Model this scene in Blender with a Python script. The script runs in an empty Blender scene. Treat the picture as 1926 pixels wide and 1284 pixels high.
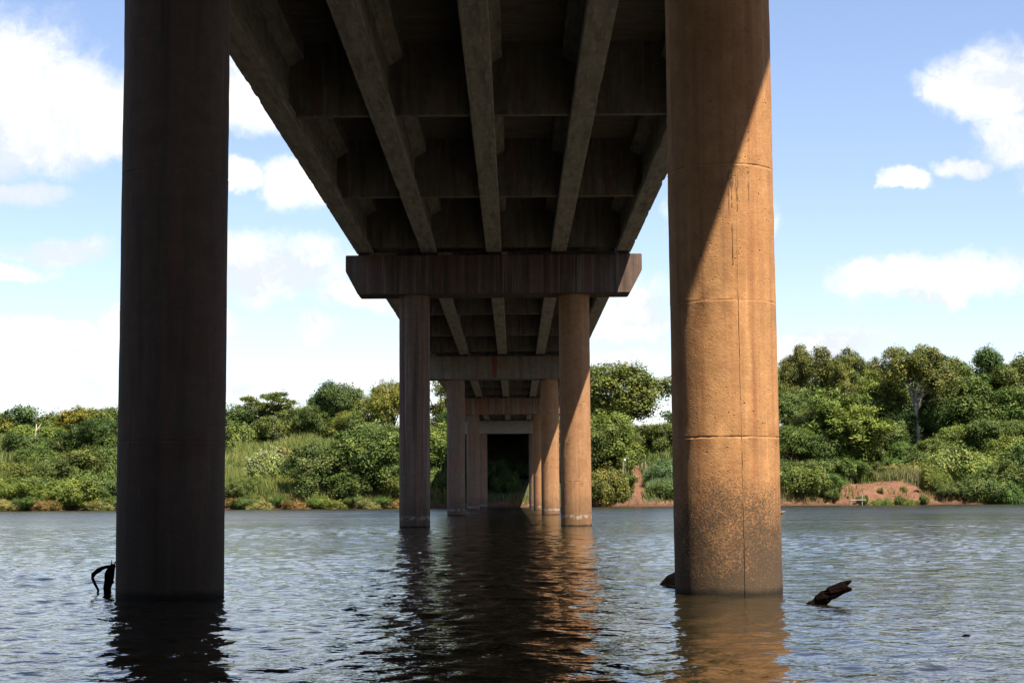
import bpy, bmesh, math
import numpy as np
from mathutils import Matrix, Vector

R = math.radians
rng = np.random.default_rng(7)
scn = bpy.context.scene
col = scn.collection

# ------------------------------------------------------------------ camera
F_PX, PITCH, YAW, ROLL = 3100.0, 0.0953, -0.0008, 0.0072
CAM = np.array([0.744, 0.0, 1.063])


def ray(px, py):
    """direction of a pixel of the 1926x1284 photograph (y component 1 before turning)"""
    X, Y = px - 963.0, py - 642.0
    c, s = math.cos(ROLL), math.sin(ROLL)
    X, Y = c * X - s * Y, s * X + c * Y
    x, y, z = X / F_PX, 1.0, -Y / F_PX
    c, s = math.cos(PITCH), math.sin(PITCH)
    y, z = c * y - s * z, s * y + c * z
    c, s = math.cos(YAW), math.sin(YAW)
    x, y = c * x + s * y, -s * x + c * y
    return np.array([x, y, z])


def at(px, py, depth):
    """point seen at a pixel, at a distance along the river crossing"""
    r = ray(px, py)
    return CAM + r * (depth / r[1])


cam_d = bpy.data.cameras.new('camera')
cam_d.sensor_width = 36.0
cam_d.lens = 36.0 * F_PX / 1926.0
cam_d.clip_start, cam_d.clip_end = 0.1, 5000.0
cam_o = bpy.data.objects.new('camera', cam_d)
col.objects.link(cam_o)
fw = Vector(ray(963, 642)).normalized()
rt = Vector(ray(1963, 642) - ray(963, 642)).normalized()
up = rt.cross(fw).normalized()
cam_o.matrix_world = Matrix(((rt.x, up.x, -fw.x, CAM[0]), (rt.y, up.y, -fw.y, CAM[1]),
                             (rt.z, up.z, -fw.z, CAM[2]), (0, 0, 0, 1)))
scn.camera = cam_o


# ------------------------------------------------------------------ node helper
class N:
    def __init__(s, tree):
        s.t = tree
        s.n = tree.nodes
        s.n.clear()

    def node(s, typ, **kw):
        nd = s.n.new(typ)
        for k, v in kw.items():
            setattr(nd, k, v)
        return nd

    def put(s, sock, v):
        if isinstance(v, bpy.types.NodeSocket):
            s.t.links.new(v, sock)
        elif v is not None:
            try:
                sock.default_value = v
            except TypeError:
                sock.default_value = tuple(v) + (1.0,)
            except ValueError:
                sock.default_value = tuple(v) + (1.0,)

    def math(s, op, a, b=None, c=None, clamp=False):
        nd = s.node('ShaderNodeMath', operation=op, use_clamp=clamp)
        s.put(nd.inputs[0], a)
        s.put(nd.inputs[1], b)
        s.put(nd.inputs[2], c)
        return nd.outputs[0]

    def vmath(s, op, a, b=None):
        nd = s.node('ShaderNodeVectorMath', operation=op)
        s.put(nd.inputs[0], a)
        s.put(nd.inputs[1], b)
        return nd.outputs['Value'] if op in ('LENGTH', 'DOT_PRODUCT') else nd.outputs[0]

    def noise(s, vec, scale, detail=3.0, rough=0.55, dist=0.0, out=0):
        nd = s.node('ShaderNodeTexNoise')
        s.put(nd.inputs['Vector'], vec)
        nd.inputs['Scale'].default_value = scale
        nd.inputs['Detail'].default_value = detail
        nd.inputs['Roughness'].default_value = rough
        nd.inputs['Distortion'].default_value = dist
        return nd.outputs[out]

    def voronoi(s, vec, scale, feature='F1'):
        nd = s.node('ShaderNodeTexVoronoi', feature=feature)
        s.put(nd.inputs['Vector'], vec)
        nd.inputs['Scale'].default_value = scale
        return nd.outputs['Distance']

    def map(s, v, a, b, c=0.0, d=1.0, smooth=False):
        nd = s.node('ShaderNodeMapRange', interpolation_type='SMOOTHSTEP' if smooth else 'LINEAR')
        nd.clamp = True
        s.put(nd.inputs['Value'], v)
        for k, x in zip(('From Min', 'From Max', 'To Min', 'To Max'), (a, b, c, d)):
            s.put(nd.inputs[k], x)
        return nd.outputs[0]

    def mix(s, fac, a, b, mode='MIX'):
        nd = s.node('ShaderNodeMix', data_type='RGBA', blend_type=mode)
        s.put(nd.inputs[0], fac)
        s.put(nd.inputs[6], a)
        s.put(nd.inputs[7], b)
        return nd.outputs[2]

    def scalev(s, vec, sc):
        return s.vmath('MULTIPLY', vec, sc)

    def sep(s, vec):
        nd = s.node('ShaderNodeSeparateXYZ')
        s.put(nd.inputs[0], vec)
        return nd.outputs

    def bump(s, h, strength=0.3, dist=0.02, normal=None):
        nd = s.node('ShaderNodeBump')
        nd.inputs['Strength'].default_value = strength
        nd.inputs['Distance'].default_value = dist
        s.put(nd.inputs['Height'], h)
        s.put(nd.inputs['Normal'], normal)
        return nd.outputs[0]

    def principled(s, color, rough=0.85, normal=None, spec=0.3, ior=None):
        nd = s.node('ShaderNodeBsdfPrincipled')
        s.put(nd.inputs['Base Color'], color)
        s.put(nd.inputs['Roughness'], rough)
        nd.inputs['Specular IOR Level'].default_value = spec
        if ior:
            nd.inputs['IOR'].default_value = ior
        s.put(nd.inputs['Normal'], normal)
        return nd.outputs[0]

    def out(s, surf):
        nd = s.node('ShaderNodeOutputMaterial')
        s.t.links.new(surf, nd.inputs['Surface'])


def material(name):
    m = bpy.data.materials.new(name)
    m.use_nodes = True
    return m, N(m.node_tree)


# ------------------------------------------------------------------ sky, sun, exposure
SUN_EL, SUN_AZ = R(59.5), R(142)          # azimuth clockwise from +Y
SKY_STRENGTH, CLOUD = 0.060, 0.37
w = bpy.data.worlds.new('World')
scn.world = w
w.use_nodes = True
g = N(w.node_tree)
sky = g.node('ShaderNodeTexSky', sky_type='NISHITA')
sky.sun_disc = False
sky.sun_elevation = SUN_EL
sky.sun_rotation = SUN_AZ
sky.air_density, sky.dust_density, sky.ozone_density = 1.0, 0.4, 1.3
gen = g.node('ShaderNodeTexCoord').outputs['Generated']
# small scale billows push the outline of the cumulus about
warp = g.vmath('SUBTRACT', g.noise(gen, 13.0, 5.0, 0.62, 0, 1), (0.5, 0.5, 0.5))
wd = g.vmath('ADD', gen, g.scalev(warp, (0.075, 0.075, 0.05)))
# cumulus seen through and beside the bridge: px, py, rx, ry up, ry down
CUMULI = [(-30, 200, 240, 170, 110), (110, 240, 170, 140, 70), (215, 250, 110, 110, 50), (40, 335, 120, 24, 36), (470, 180, 100, 130, 70),
          (590, 330, 110, 45, 55), (450, 330, 40, 40, 30), (110, 470, 110, 44, 30), (20, 505, 90, 20, 18),
          (30, 645, 160, 52, 32), (130, 735, 95, 28, 24), (530, 515, 170, 84, 62), (680, 565, 90, 36, 34),
          (595, 625, 48, 30, 24), (1200, 600, 110, 80, 50), (1160, 685, 90, 24, 22), (1870, 160, 120, 85, 65),
          (1905, 270, 100, 60, 60), (1800, 530, 180, 58, 42), (1705, 345, 40, 24, 16), (1560, 655, 130, 56, 46),
          (440, 735, 50, 30, 22), (700, 725, 40, 22, 20), (1370, 420, 100, 60, 30),
          (300, 620, 110, 70, 40), (2150, 330, 220, 120, 80), (-260, 520, 200, 120, 80), (1790, 320, 44, 22, 18)]
acc = None
for (px, py, rx, ru, rd) in CUMULI:
    c = ray(px, py)
    c = c / np.linalg.norm(c)
    dl = g.vmath('SUBTRACT', wd, tuple(c))
    q = g.sep(dl)
    up_ = g.math('MULTIPLY', g.math('MAXIMUM', q[2], 0.0), F_PX / ru)
    dn_ = g.math('MULTIPLY', g.math('MINIMUM', q[2], 0.0), F_PX / rd)
    cx = g.math('MULTIPLY', q[0], F_PX / rx)
    zz = g.math('ADD', up_, dn_)
    yy = g.math('MULTIPLY', q[1], 3.0)
    d2 = g.math('ADD', g.math('ADD', g.math('MULTIPLY', cx, cx), g.math('MULTIPLY', zz, zz)), g.math('MULTIPLY', yy, yy))
    v = g.math('SUBTRACT', 1.0, d2)
    acc = v if acc is None else g.math('MAXIMUM', acc, v)
acc = g.math('MAXIMUM', acc, -1.0)
# scattered cumulus of the same sort over the rest of the sky
dsep = g.sep(gen)
den = g.math('ADD', g.math('MAXIMUM', dsep[2], 0.0), 0.12)
flat = g.node('ShaderNodeCombineXYZ')
g.put(flat.inputs[0], g.math('DIVIDE', dsep[0], den))
g.put(flat.inputs[1], g.math('DIVIDE', dsep[1], den))
rest = g.map(g.noise(flat.outputs[0], 1.5, 6.0, 0.6), 0.54, 0.74, -1.0, 1.0)
ahead = g.map(dsep[1], 0.86, 0.93)
rest = g.math('SUBTRACT', rest, g.math('MULTIPLY', ahead, 2.0))
acc = g.math('MAXIMUM', acc, rest)
fine = g.noise(wd, 24.0, 8.0, 0.66)
big = g.noise(wd, 8.0, 4.0, 0.55)
dens = g.math('ADD', acc, g.math('MULTIPLY', g.math('SUBTRACT', fine, 0.48), 1.7))
dens = g.math('ADD', dens, g.math('MULTIPLY', g.math('SUBTRACT', big, 0.5), 1.1))
mask = g.math('MULTIPLY', g.map(dens, -0.15, 0.95, 0, 1, True), 0.97)
# billows: the same noise taken a little further towards the sun shows which side of a billow is lit
lit = g.noise(g.vmath('ADD', wd, (0.010, 0.0, 0.022)), 24.0, 8.0, 0.66)
lit2 = g.noise(g.vmath('ADD', wd, (0.012, 0.0, 0.035)), 8.0, 4.0, 0.55)
shade = g.math('ADD', g.math('MULTIPLY', g.math('SUBTRACT', fine, lit), 1.6), g.math('MULTIPLY', g.math('SUBTRACT', big, lit2), 2.2))
ccol = g.mix(g.map(shade, -0.28, 0.22), (0.72, 0.76, 0.82, 1), (1.0, 0.99, 0.97, 1))
b1 = g.node('ShaderNodeBackground')
g.put(b1.inputs[0], g.mix(1.0, sky.outputs[0], (1.05, 0.975, 1.02, 1), 'MULTIPLY'))
b1.inputs[1].default_value = SKY_STRENGTH
b2 = g.node('ShaderNodeBackground')
g.put(b2.inputs[0], ccol)
b2.inputs[1].default_value = CLOUD
ms = g.node('ShaderNodeMixShader')
g.put(ms.inputs[0], mask)
g.t.links.new(b1.outputs[0], ms.inputs[1])
g.t.links.new(b2.outputs[0], ms.inputs[2])
wo = g.node('ShaderNodeOutputWorld')
g.t.links.new(ms.outputs[0], wo.inputs[0])

sun_d = bpy.data.lights.new('sun', 'SUN')
sun_d.energy, sun_d.angle, sun_d.color = 5.0, R(0.5), (1.0, 0.93, 0.82)
sun_o = bpy.data.objects.new('sun', sun_d)
col.objects.link(sun_o)
to_sun = Vector((math.cos(SUN_EL) * math.sin(SUN_AZ), math.cos(SUN_EL) * math.cos(SUN_AZ), math.sin(SUN_EL)))
sun_o.rotation_euler = to_sun.to_track_quat('Z', 'Y').to_euler()
sun_o.location = (40, -60, 90)

vs = scn.view_settings
vs.view_transform, vs.look, vs.gamma, vs.exposure = 'Standard', 'None', 1.0, 1.72
vs.use_curve_mapping = False
scn.render.engine = 'CYCLES'
scn.cycles.use_denoising = True
scn.cycles.max_bounces = 6
scn.cycles.diffuse_bounces = 2
scn.cycles.transparent_max_bounces = 8


# ------------------------------------------------------------------ object helpers
def link_mesh(name, me, mat, parent=None, loc=None, rot=None, scale=None):
    o = bpy.data.objects.new(name, me)
    col.objects.link(o)
    if mat is not None and len(me.materials) == 0:
        me.materials.append(mat)
    if parent is not None:
        o.parent = parent
    if loc is not None:
        o.location = loc
    if rot is not None:
        o.rotation_euler = rot
    if scale is not None:
        o.scale = scale
    return o


def pymesh(name, verts, faces, smooth=False):
    me = bpy.data.meshes.new(name)
    me.from_pydata([tuple(v) for v in verts], [], [tuple(f) for f in faces])
    me.validate()
    if smooth:
        me.polygons.foreach_set('use_smooth', [True] * len(me.polygons))
    me.update()
    return me


def quadmesh(name, V, Q, smooth=False, attr=None):
    """big meshes of quads from numpy arrays; attr = one float per vertex, stored as 'tone'"""
    me = bpy.data.meshes.new(name)
    V = np.asarray(V, dtype=np.float32)
    Q = np.asarray(Q, dtype=np.int32)
    me.vertices.add(len(V))
    me.vertices.foreach_set('co', V.ravel())
    me.loops.add(Q.size)
    me.loops.foreach_set('vertex_index', Q.ravel())
    me.polygons.add(len(Q))
    me.polygons.foreach_set('loop_start', np.arange(0, Q.size, 4, dtype=np.int32))
    me.polygons.foreach_set('loop_total', np.full(len(Q), 4, dtype=np.int32))
    if smooth:
        me.polygons.foreach_set('use_smooth', np.ones(len(Q), dtype=bool))
    me.update(calc_edges=True)
    if attr is not None:
        a = me.attributes.new('tone', 'FLOAT', 'POINT')
        a.data.foreach_set('value', np.asarray(attr, dtype=np.float32))
    return me


def tag(o, label=None, cat=None, group=None, kind=None):
    for k, v in (('label', label), ('category', cat), ('group', group), ('kind', kind)):
        if v:
            o[k] = v
    return o


def empty(name, loc, label, cat, group=None):
    o = bpy.data.objects.new(name, None)
    o.empty_display_size = 0.3
    col.objects.link(o)
    o.location = loc
    return tag(o, label, cat, group)


def box_mesh(name, x0, x1, y0, y1, z0, z1, bev=0.0):
    bm = bmesh.new()
    vs_ = [bm.verts.new((x, y, z)) for x in (x0, x1) for y in (y0, y1) for z in (z0, z1)]
    for f in ((0, 1, 3, 2), (4, 6, 7, 5), (0, 4, 5, 1), (2, 3, 7, 6), (0, 2, 6, 4), (1, 5, 7, 3)):
        bm.faces.new([vs_[i] for i in f])
    bmesh.ops.recalc_face_normals(bm, faces=bm.faces)
    if bev:
        bmesh.ops.bevel(bm, geom=bm.edges[:], offset=bev, segments=1, affect='EDGES')
    me = bpy.data.meshes.new(name)
    bm.to_mesh(me)
    bm.free()
    return me


def tube(path, radii, sides=8, rough=0.0, cap=True, r=None):
    """tapered tube along a polyline: verts, faces"""
    r = r or rng
    P = np.asarray(path, float)
    V, Fc = [], []
    n = len(P)
    for i in range(n):
        t = P[min(i + 1, n - 1)] - P[max(i - 1, 0)]
        t = t / (np.linalg.norm(t) + 1e-9)
        a = np.array([1.0, 0, 0]) if abs(t[0]) < 0.8 else np.array([0, 1.0, 0])
        u = np.cross(t, a)
        u /= np.linalg.norm(u)
        v = np.cross(t, u)
        for k in range(sides):
            an = 2 * math.pi * k / sides
            rr = radii[i] * (1 + rough * r.uniform(-1, 1))
            V.append(P[i] + (u * math.cos(an) + v * math.sin(an)) * rr)
    for i in range(n - 1):
        for k in range(sides):
            k2 = (k + 1) % sides
            Fc.append((i * sides + k, i * sides + k2, (i + 1) * sides + k2, (i + 1) * sides + k))
    if cap:
        Fc.append(tuple(range(sides))[::-1])
        Fc.append(tuple((n - 1) * sides + k for k in range(sides)))
    return V, Fc


def join(*parts):
    V, Fc = [], []
    for v, f in parts:
        o = len(V)
        V += list(v)
        Fc += [tuple(i + o for i in q) for q in f]
    return V, Fc


# ------------------------------------------------------------------ materials
def concrete(name, c1, c2, rust=(0.19, 0.065, 0.026), rust_amt=0.3, dark_amt=0.4, algae=0.0, lime=0.0,
             pits=0.0, cover=0.0, streak=(5.0, 5.0, 0.22), grime=(0.03, 0.025, 0.02), seed=0.0, boards=0.0):
    m, n = material(name)
    tc = n.node('ShaderNodeTexCoord').outputs['Object']
    oi = n.node('ShaderNodeObjectInfo').outputs['Random']
    off = n.node('ShaderNodeCombineXYZ')
    n.put(off.inputs[0], n.math('MULTIPLY', oi, 37.0))
    n.put(off.inputs[1], seed)
    p = n.vmath('ADD', tc, off.outputs[0])
    base = n.mix(n.map(n.noise(p, 0.8, 5, 0.6), 0.3, 0.7), c1, c2)
    base = n.mix(n.map(n.noise(p, 6.0, 7, 0.75), 0.32, 0.72, 0.0, 0.75), base, tuple(x * 0.55 for x in c1))
    base = n.mix(n.map(n.noise(p, 55.0, 4, 0.75), 0.45, 0.7, 0.0, 0.5), base, tuple(x * 0.5 for x in c1))
    base = n.mix(n.map(n.noise(n.scalev(p, (0.5, 0.5, 7.0)), 1.0, 5, 0.65), 0.55, 0.72, 0.0, 0.4), base, tuple(x * 0.6 for x in c2))
    base = n.mix(n.map(n.noise(p, 1.7, 5, 0.62, 0.6), 0.5, 0.68, 0.0, 0.55), base, tuple(x * k for x, k in zip(c1, (0.62, 0.56, 0.5))))
    sv = n.scalev(p, streak)
    s1 = n.map(n.noise(sv, 1.0, 5, 0.65), 0.52 - cover, 0.72 - cover, 0, rust_amt)
    base = n.mix(s1, base, rust)
    s2 = n.map(n.noise(n.vmath('ADD', sv, (9.1, 3.3, 1.7)), 1.4, 5, 0.6), 0.5 - cover, 0.75 - cover, 0, dark_amt)
    base = n.mix(s2, base, grime)
    s3 = n.map(n.noise(n.vmath('ADD', sv, (3.1, 8.3, 5.7)), 2.1, 4, 0.6), 0.6 - cover, 0.78 - cover, 0, 0.28 + cover * 3)
    base = n.mix(s3, base, tuple(min(0.7, x * 1.5 + 0.05) for x in c2))
    z = n.sep(tc)[2]
    hgt = n.noise(p, 38.0, 4, 0.7)
    fine = n.noise(p, 150.0, 2, 0.6)
    if algae:
        edge = n.math('ADD', z, n.math('MULTIPLY', n.math('SUBTRACT', n.noise(p, 1.6, 4, 0.6), 0.5), 1.5))
        zone = n.map(edge, 0.15, 1.75, 1.0, 0.0)
        spk = n.noise(p, 42.0, 6, 0.85)
        am = n.map(n.math('ADD', spk, n.math('MULTIPLY', zone, 0.3)), 0.55, 0.74, 0, 1)
        am = n.math('MULTIPLY', am, n.map(zone, 0.02, 0.4, 0, algae))
        base = n.mix(am, base, (0.045, 0.032, 0.02))
        low = n.map(n.math('ADD', z, n.math('MULTIPLY', n.math('SUBTRACT', n.noise(p, 3.0, 3), 0.5), 0.12)), 0.02, 0.09, 0.95, 0)
        base = n.mix(low, base, (0.014, 0.010, 0.006))
    if lime:
        d = n.math('ABSOLUTE', n.math('SUBTRACT', z, 0.36))
        lm = n.math('MULTIPLY', n.map(d, 0.02, 0.11, 1, 0), n.map(n.noise(p, 5.0, 5, 0.7), 0.45, 0.62, 0, lime))
        base = n.mix(lm, base, (0.62, 0.58, 0.5))
    if pits:
        pm = n.map(n.noise(p, 1.1, 3), 0.42, 0.55)
        pv = n.map(n.voronoi(n.scalev(p, (1, 1, 1.5)), 17.0), 0.12, 0.27, 1, 0)
        pv = n.math('MULTIPLY', n.math('MULTIPLY', pv, pm), pits)
        pv = n.math('MULTIPLY', pv, n.map(n.noise(p, 9.0, 3), 0.55, 0.66))
        base = n.mix(pv, base, tuple(x * 0.25 for x in c1))
        hgt = n.math('SUBTRACT', hgt, n.math('MULTIPLY', pv, 2.5))
    if boards:
        wv = n.math('FRACT', n.math('MULTIPLY', n.sep(p)[1], 1.0 / 0.28))
        bl = n.map(n.math('ABSOLUTE', n.math('SUBTRACT', wv, 0.5)), 0.44, 0.5, 0, boards)
        base = n.mix(bl, base, tuple(x * 0.5 for x in c1))
    h2 = n.math('ADD', hgt, n.math('MULTIPLY', fine, 0.4))
    nb = n.bump(h2, 0.45, 0.012)
    nb = n.bump(n.noise(p, 3.0, 3), 0.25, 0.05, nb)
    n.out(n.principled(base, 0.9, nb, 0.2))
    return m


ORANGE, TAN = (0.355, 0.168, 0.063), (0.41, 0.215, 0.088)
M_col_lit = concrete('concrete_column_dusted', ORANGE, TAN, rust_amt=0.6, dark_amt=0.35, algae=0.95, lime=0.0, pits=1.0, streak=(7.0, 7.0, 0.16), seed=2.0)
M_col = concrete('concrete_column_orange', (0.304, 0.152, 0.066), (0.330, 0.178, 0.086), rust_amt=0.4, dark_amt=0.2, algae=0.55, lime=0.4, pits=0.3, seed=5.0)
M_col_shade = concrete('concrete_column_shade_dark', (0.112, 0.070, 0.042), (0.094, 0.062, 0.040), rust_amt=0.3, dark_amt=0.6, algae=0.6, lime=0.0, pits=0.4, seed=8.0)  # base colour darkened to carry the shade on the near left column
M_col_red = concrete('concrete_column_red_brown', (0.185, 0.125, 0.086), (0.21, 0.135, 0.09), rust=(0.17, 0.07, 0.038), rust_amt=0.5, dark_amt=0.75, cover=0.04, algae=0.5, lime=0.4, streak=(4.0, 4.0, 0.12), seed=19.0)
M_col_grey = concrete('concrete_column_stained', (0.198, 0.144, 0.102), (0.216, 0.120, 0.072), rust=(0.22, 0.06, 0.025), rust_amt=0.6, dark_amt=0.55, algae=0.5, lime=0.4, seed=11.0)
M_cap_red = concrete('concrete_cap_red_brown', (0.115, 0.086, 0.066), (0.15, 0.108, 0.082), rust=(0.14, 0.055, 0.032), rust_amt=0.55, dark_amt=0.85, cover=0.07, streak=(3.0, 3.0, 0.10), seed=3.0)
M_cap_grey = concrete('concrete_cap_grey', (0.185, 0.160, 0.120), (0.215, 0.18, 0.135), rust=(0.17, 0.07, 0.04), rust_amt=0.5, dark_amt=0.45, cover=0.03, streak=(2.2, 2.2, 0.10), seed=21.0)
M_cap_rust = concrete('concrete_cap_rusty', (0.20, 0.145, 0.10), (0.23, 0.17, 0.12), rust=(0.20, 0.055, 0.025), rust_amt=0.9, dark_amt=0.5, cover=0.07, streak=(2.6, 2.6, 0.10), seed=14.0)
M_cap_pale = concrete('concrete_cap_pale', (0.260, 0.242, 0.205), (0.285, 0.260, 0.223), rust_amt=0.12, dark_amt=0.12, streak=(2.0, 2.0, 0.15), seed=31.0)
M_girder = concrete('concrete_girder', (0.33, 0.315, 0.25), (0.40, 0.38, 0.30), rust_amt=0.35, dark_amt=0.6, cover=0.04, streak=(4.0, 0.5, 4.0), grime=(0.05, 0.047, 0.038), pits=0.6, seed=41.0)
M_diaph = concrete('concrete_diaphragm', (0.20, 0.185, 0.15), (0.24, 0.22, 0.175), rust_amt=0.5, dark_amt=0.55, cover=0.05, streak=(3.0, 3.0, 0.4), seed=51.0)
M_slab = concrete('concrete_slab', (0.19, 0.175, 0.135), (0.23, 0.20, 0.15), rust_amt=0.5, dark_amt=0.45, cover=0.04, streak=(0.5, 3.0, 3.0), seed=61.0, boards=0.6)
M_joint = concrete('concrete_joint_crust', (0.17, 0.085, 0.038), (0.22, 0.115, 0.055), dark_amt=0.5, seed=71.0)

m, n = material('rubber_bearing')
n.out(n.principled(n.mix(n.noise(n.node('ShaderNodeTexCoord').outputs['Object'], 9, 4), (0.02, 0.018, 0.016), (0.06, 0.045, 0.035)), 0.8))
M_rubber = m


def wood(name, c1, c2, stretch=(14, 14, 1.5), rough=0.8):
    m, n = material(name)
    tc = n.node('ShaderNodeTexCoord').outputs['Object']
    a = n.noise(n.scalev(tc, stretch), 2.0, 6, 0.7)
    b = n.noise(tc, 12.0, 4, 0.6)
    c = n.mix(n.map(a, 0.3, 0.7), c1, c2)
    c = n.mix(n.map(b, 0.4, 0.7, 0, 0.6), c, tuple(x * 0.45 for x in c1))
    n.out(n.principled(c, rough, n.bump(a, 0.7, 0.02), 0.0 if 'dark' in name or 'black' in name else 0.12))
    return m


M_driftwood = wood('wet_black_driftwood', (0.0025, 0.002, 0.0018), (0.006, 0.0045, 0.004), (8, 8, 8), 0.8)
M_logred = wood('wet_dark_log', (0.003, 0.002, 0.0018), (0.010, 0.0055, 0.0045), (6, 6, 6), 0.8)
M_paledrift = wood('brown_driftwood', (0.132, 0.072, 0.036), (0.180, 0.108, 0.060))
M_post = wood('weathered_post', (0.210, 0.165, 0.110), (0.275, 0.225, 0.160))
M_plank = wood('pale_plank', (0.330, 0.286, 0.220), (0.385, 0.341, 0.275))
M_deadwood = wood('bleached_wood', (0.303, 0.264, 0.209), (0.363, 0.319, 0.253))
M_bark = wood('bark', (0.096, 0.072, 0.051), (0.156, 0.120, 0.090), (3, 3, 0.7))
M_barkpale = wood('pale_bark', (0.210, 0.185, 0.150), (0.275, 0.250, 0.210), (3, 3, 0.7))
M_culm = wood('bamboo_culm', (0.132, 0.144, 0.054), (0.192, 0.180, 0.078), (3, 3, 0.7))


def leafmat(name, dark, mid, light, trans=0.28, tint=True):
    """leaf colour: per-clump tone, multiplied by the plant's own tint (object colour)"""
    m, n = material(name)
    at_ = n.node('ShaderNodeAttribute', attribute_name='tone').outputs['Fac']
    c = n.mix(n.map(at_, 0.0, 0.5), dark, mid)
    c = n.mix(n.map(at_, 0.5, 1.0), c, light)
    if tint:
        oc = n.node('ShaderNodeObjectInfo').outputs['Color']
        c = n.mix(1.0, c, oc, 'MULTIPLY')
    p = n.principled(c, 0.6, None, 0.15)
    t = n.node('ShaderNodeBsdfTranslucent')
    n.put(t.inputs[0], n.mix(1.0, c, (1.25, 1.3, 0.6, 1), 'MULTIPLY'))
    mx = n.node('ShaderNodeMixShader')
    mx.inputs[0].default_value = trans
    n.t.links.new(p, mx.inputs[1])
    n.t.links.new(t.outputs[0], mx.inputs[2])
    n.out(mx.outputs[0])
    return m


M_leaf = leafmat('leaf_green', (0.020, 0.036, 0.008), (0.062, 0.088, 0.018), (0.142, 0.156, 0.040), 0.16)
M_flower_white = leafmat('flower_white', (0.15, 0.17, 0.09), (0.22, 0.235, 0.14), (0.30, 0.30, 0.21), 0.1, False)
M_flower_yellow = leafmat('flower_yellow', (0.18, 0.12, 0.015), (0.24, 0.165, 0.02), (0.30, 0.21, 0.03), 0.15, False)
M_grass = leafmat('tall_grass', (0.065, 0.085, 0.024), (0.125, 0.14, 0.050), (0.21, 0.19, 0.10), 0.3)

m, n = material('hillside_soil')
tc = n.node('ShaderNodeTexCoord').outputs['Object']
cg = n.mix(n.map(n.noise(tc, 0.5, 5, 0.65), 0.35, 0.65), (0.035, 0.042, 0.015), (0.07, 0.062, 0.026))
cr = n.mix(n.map(n.noise(tc, 0.7, 6, 0.7), 0.3, 0.7), (0.085, 0.040, 0.022), (0.175, 0.082, 0.045))
bare_at = n.node('ShaderNodeAttribute', attribute_name='tone').outputs['Fac']
cr = n.mix(n.map(n.noise(tc, 2.5, 6, 0.75), 0.45, 0.75, 0, 0.8), cr, (0.22, 0.13, 0.08))
cr = n.mix(n.map(n.noise(tc, 1.3, 6, 0.75), 0.5, 0.7, 0, 0.75), cr, (0.06, 0.03, 0.018))
bm_ = n.map(n.math('ADD', bare_at, n.math('MULTIPLY', n.math('SUBTRACT', n.noise(tc, 0.9, 5, 0.7), 0.5), 1.3)), 0.35, 0.65)
c = n.mix(bm_, cg, cr)
wet = n.map(n.sep(tc)[2], 0.05, 0.5, 0.8, 0)
c = n.mix(wet, c, (0.05, 0.026, 0.015))
n.out(n.principled(c, 0.95, n.bump(n.noise(tc, 2.0, 7, 0.7), 1.0, 0.5), 0.15))
M_hill = m

# water: brown silty river under a rippled reflecting skin
m, n = material('river_water')
tc = n.node('ShaderNodeTexCoord').outputs['Object']
silt = n.mix(n.map(n.noise(tc, 0.05, 3), 0.3, 0.7), (0.011, 0.0085, 0.0035), (0.014, 0.0108, 0.0045))
r1 = n.noise(n.scalev(tc, (1.0, 1.25, 1)), 3.2, 3, 0.6)
r2 = n.noise(n.scalev(tc, (1.0, 1.4, 1)), 9.0, 2, 0.5)
patch = n.map(n.noise(n.scalev(tc, (0.06, 0.16, 1)), 1.0, 5, 0.65), 0.35, 0.65, 0.5, 1.3)
hh = n.math('MULTIPLY', n.math('ADD', r1, n.math('MULTIPLY', r2, 0.22)), patch)
# ripples too fine for the mesh out in mid-channel become surface roughness
ry = n.math('MULTIPLY', n.map(n.sep(tc)[1], 28.0, 130.0, 0.035, 0.25), n.map(patch, 0.5, 1.3, 0.75, 1.15))
n.out(n.principled(silt, ry, n.bump(hh, 1.0, 0.022), 0.5, 1.33))
M_water = m

# ------------------------------------------------------------------ bridge dimensions
D1, SPAN = 18.785, 45.889
PIER_Y = [D1 + i * SPAN for i in range(-1, 6)]
COLX, CR = 3.15, 0.602
CAP_Z0, CAP_Z1, CAP_W, CAP_D = 9.06, 10.60, 5.80, 1.5
SOFFIT, SLAB_Z = 10.72, 12.80
GX = [-5.1, -2.55, 0.0, 2.55, 5.1]


# ------------------------------------------------------------------ river
def wave_field(X, Y, spacing):
    r = np.random.default_rng(21)
    Z = np.zeros_like(X)
    for k in range(84):
        lam = 0.13 * (1.3 / 0.13) ** r.random()
        th = R(200) + r.normal(0, 0.85)
        sl = 0.0182 * (0.7 + 0.6 * r.random()) * (1.0 if lam < 0.7 else 0.6)
        kx, ky = 2 * math.pi / lam * math.cos(th), 2 * math.pi / lam * math.sin(th)
        amp = sl * lam / (2 * math.pi) * np.clip(lam / (spacing * 2.4) - 0.5, 0, 1)
        ph = r.uniform(0, 6.28)
        Z += amp * np.sin(kx * X + ky * Y + ph + 0.7 * np.sin(0.31 * ky * X - 0.27 * kx * Y + ph * 2))
    gust = 0.8 + 0.35 * np.sin(0.23 * X + 0.4 * np.sin(0.11 * Y)) * np.sin(0.17 * Y + 1.3)
    return Z * gust


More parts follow.
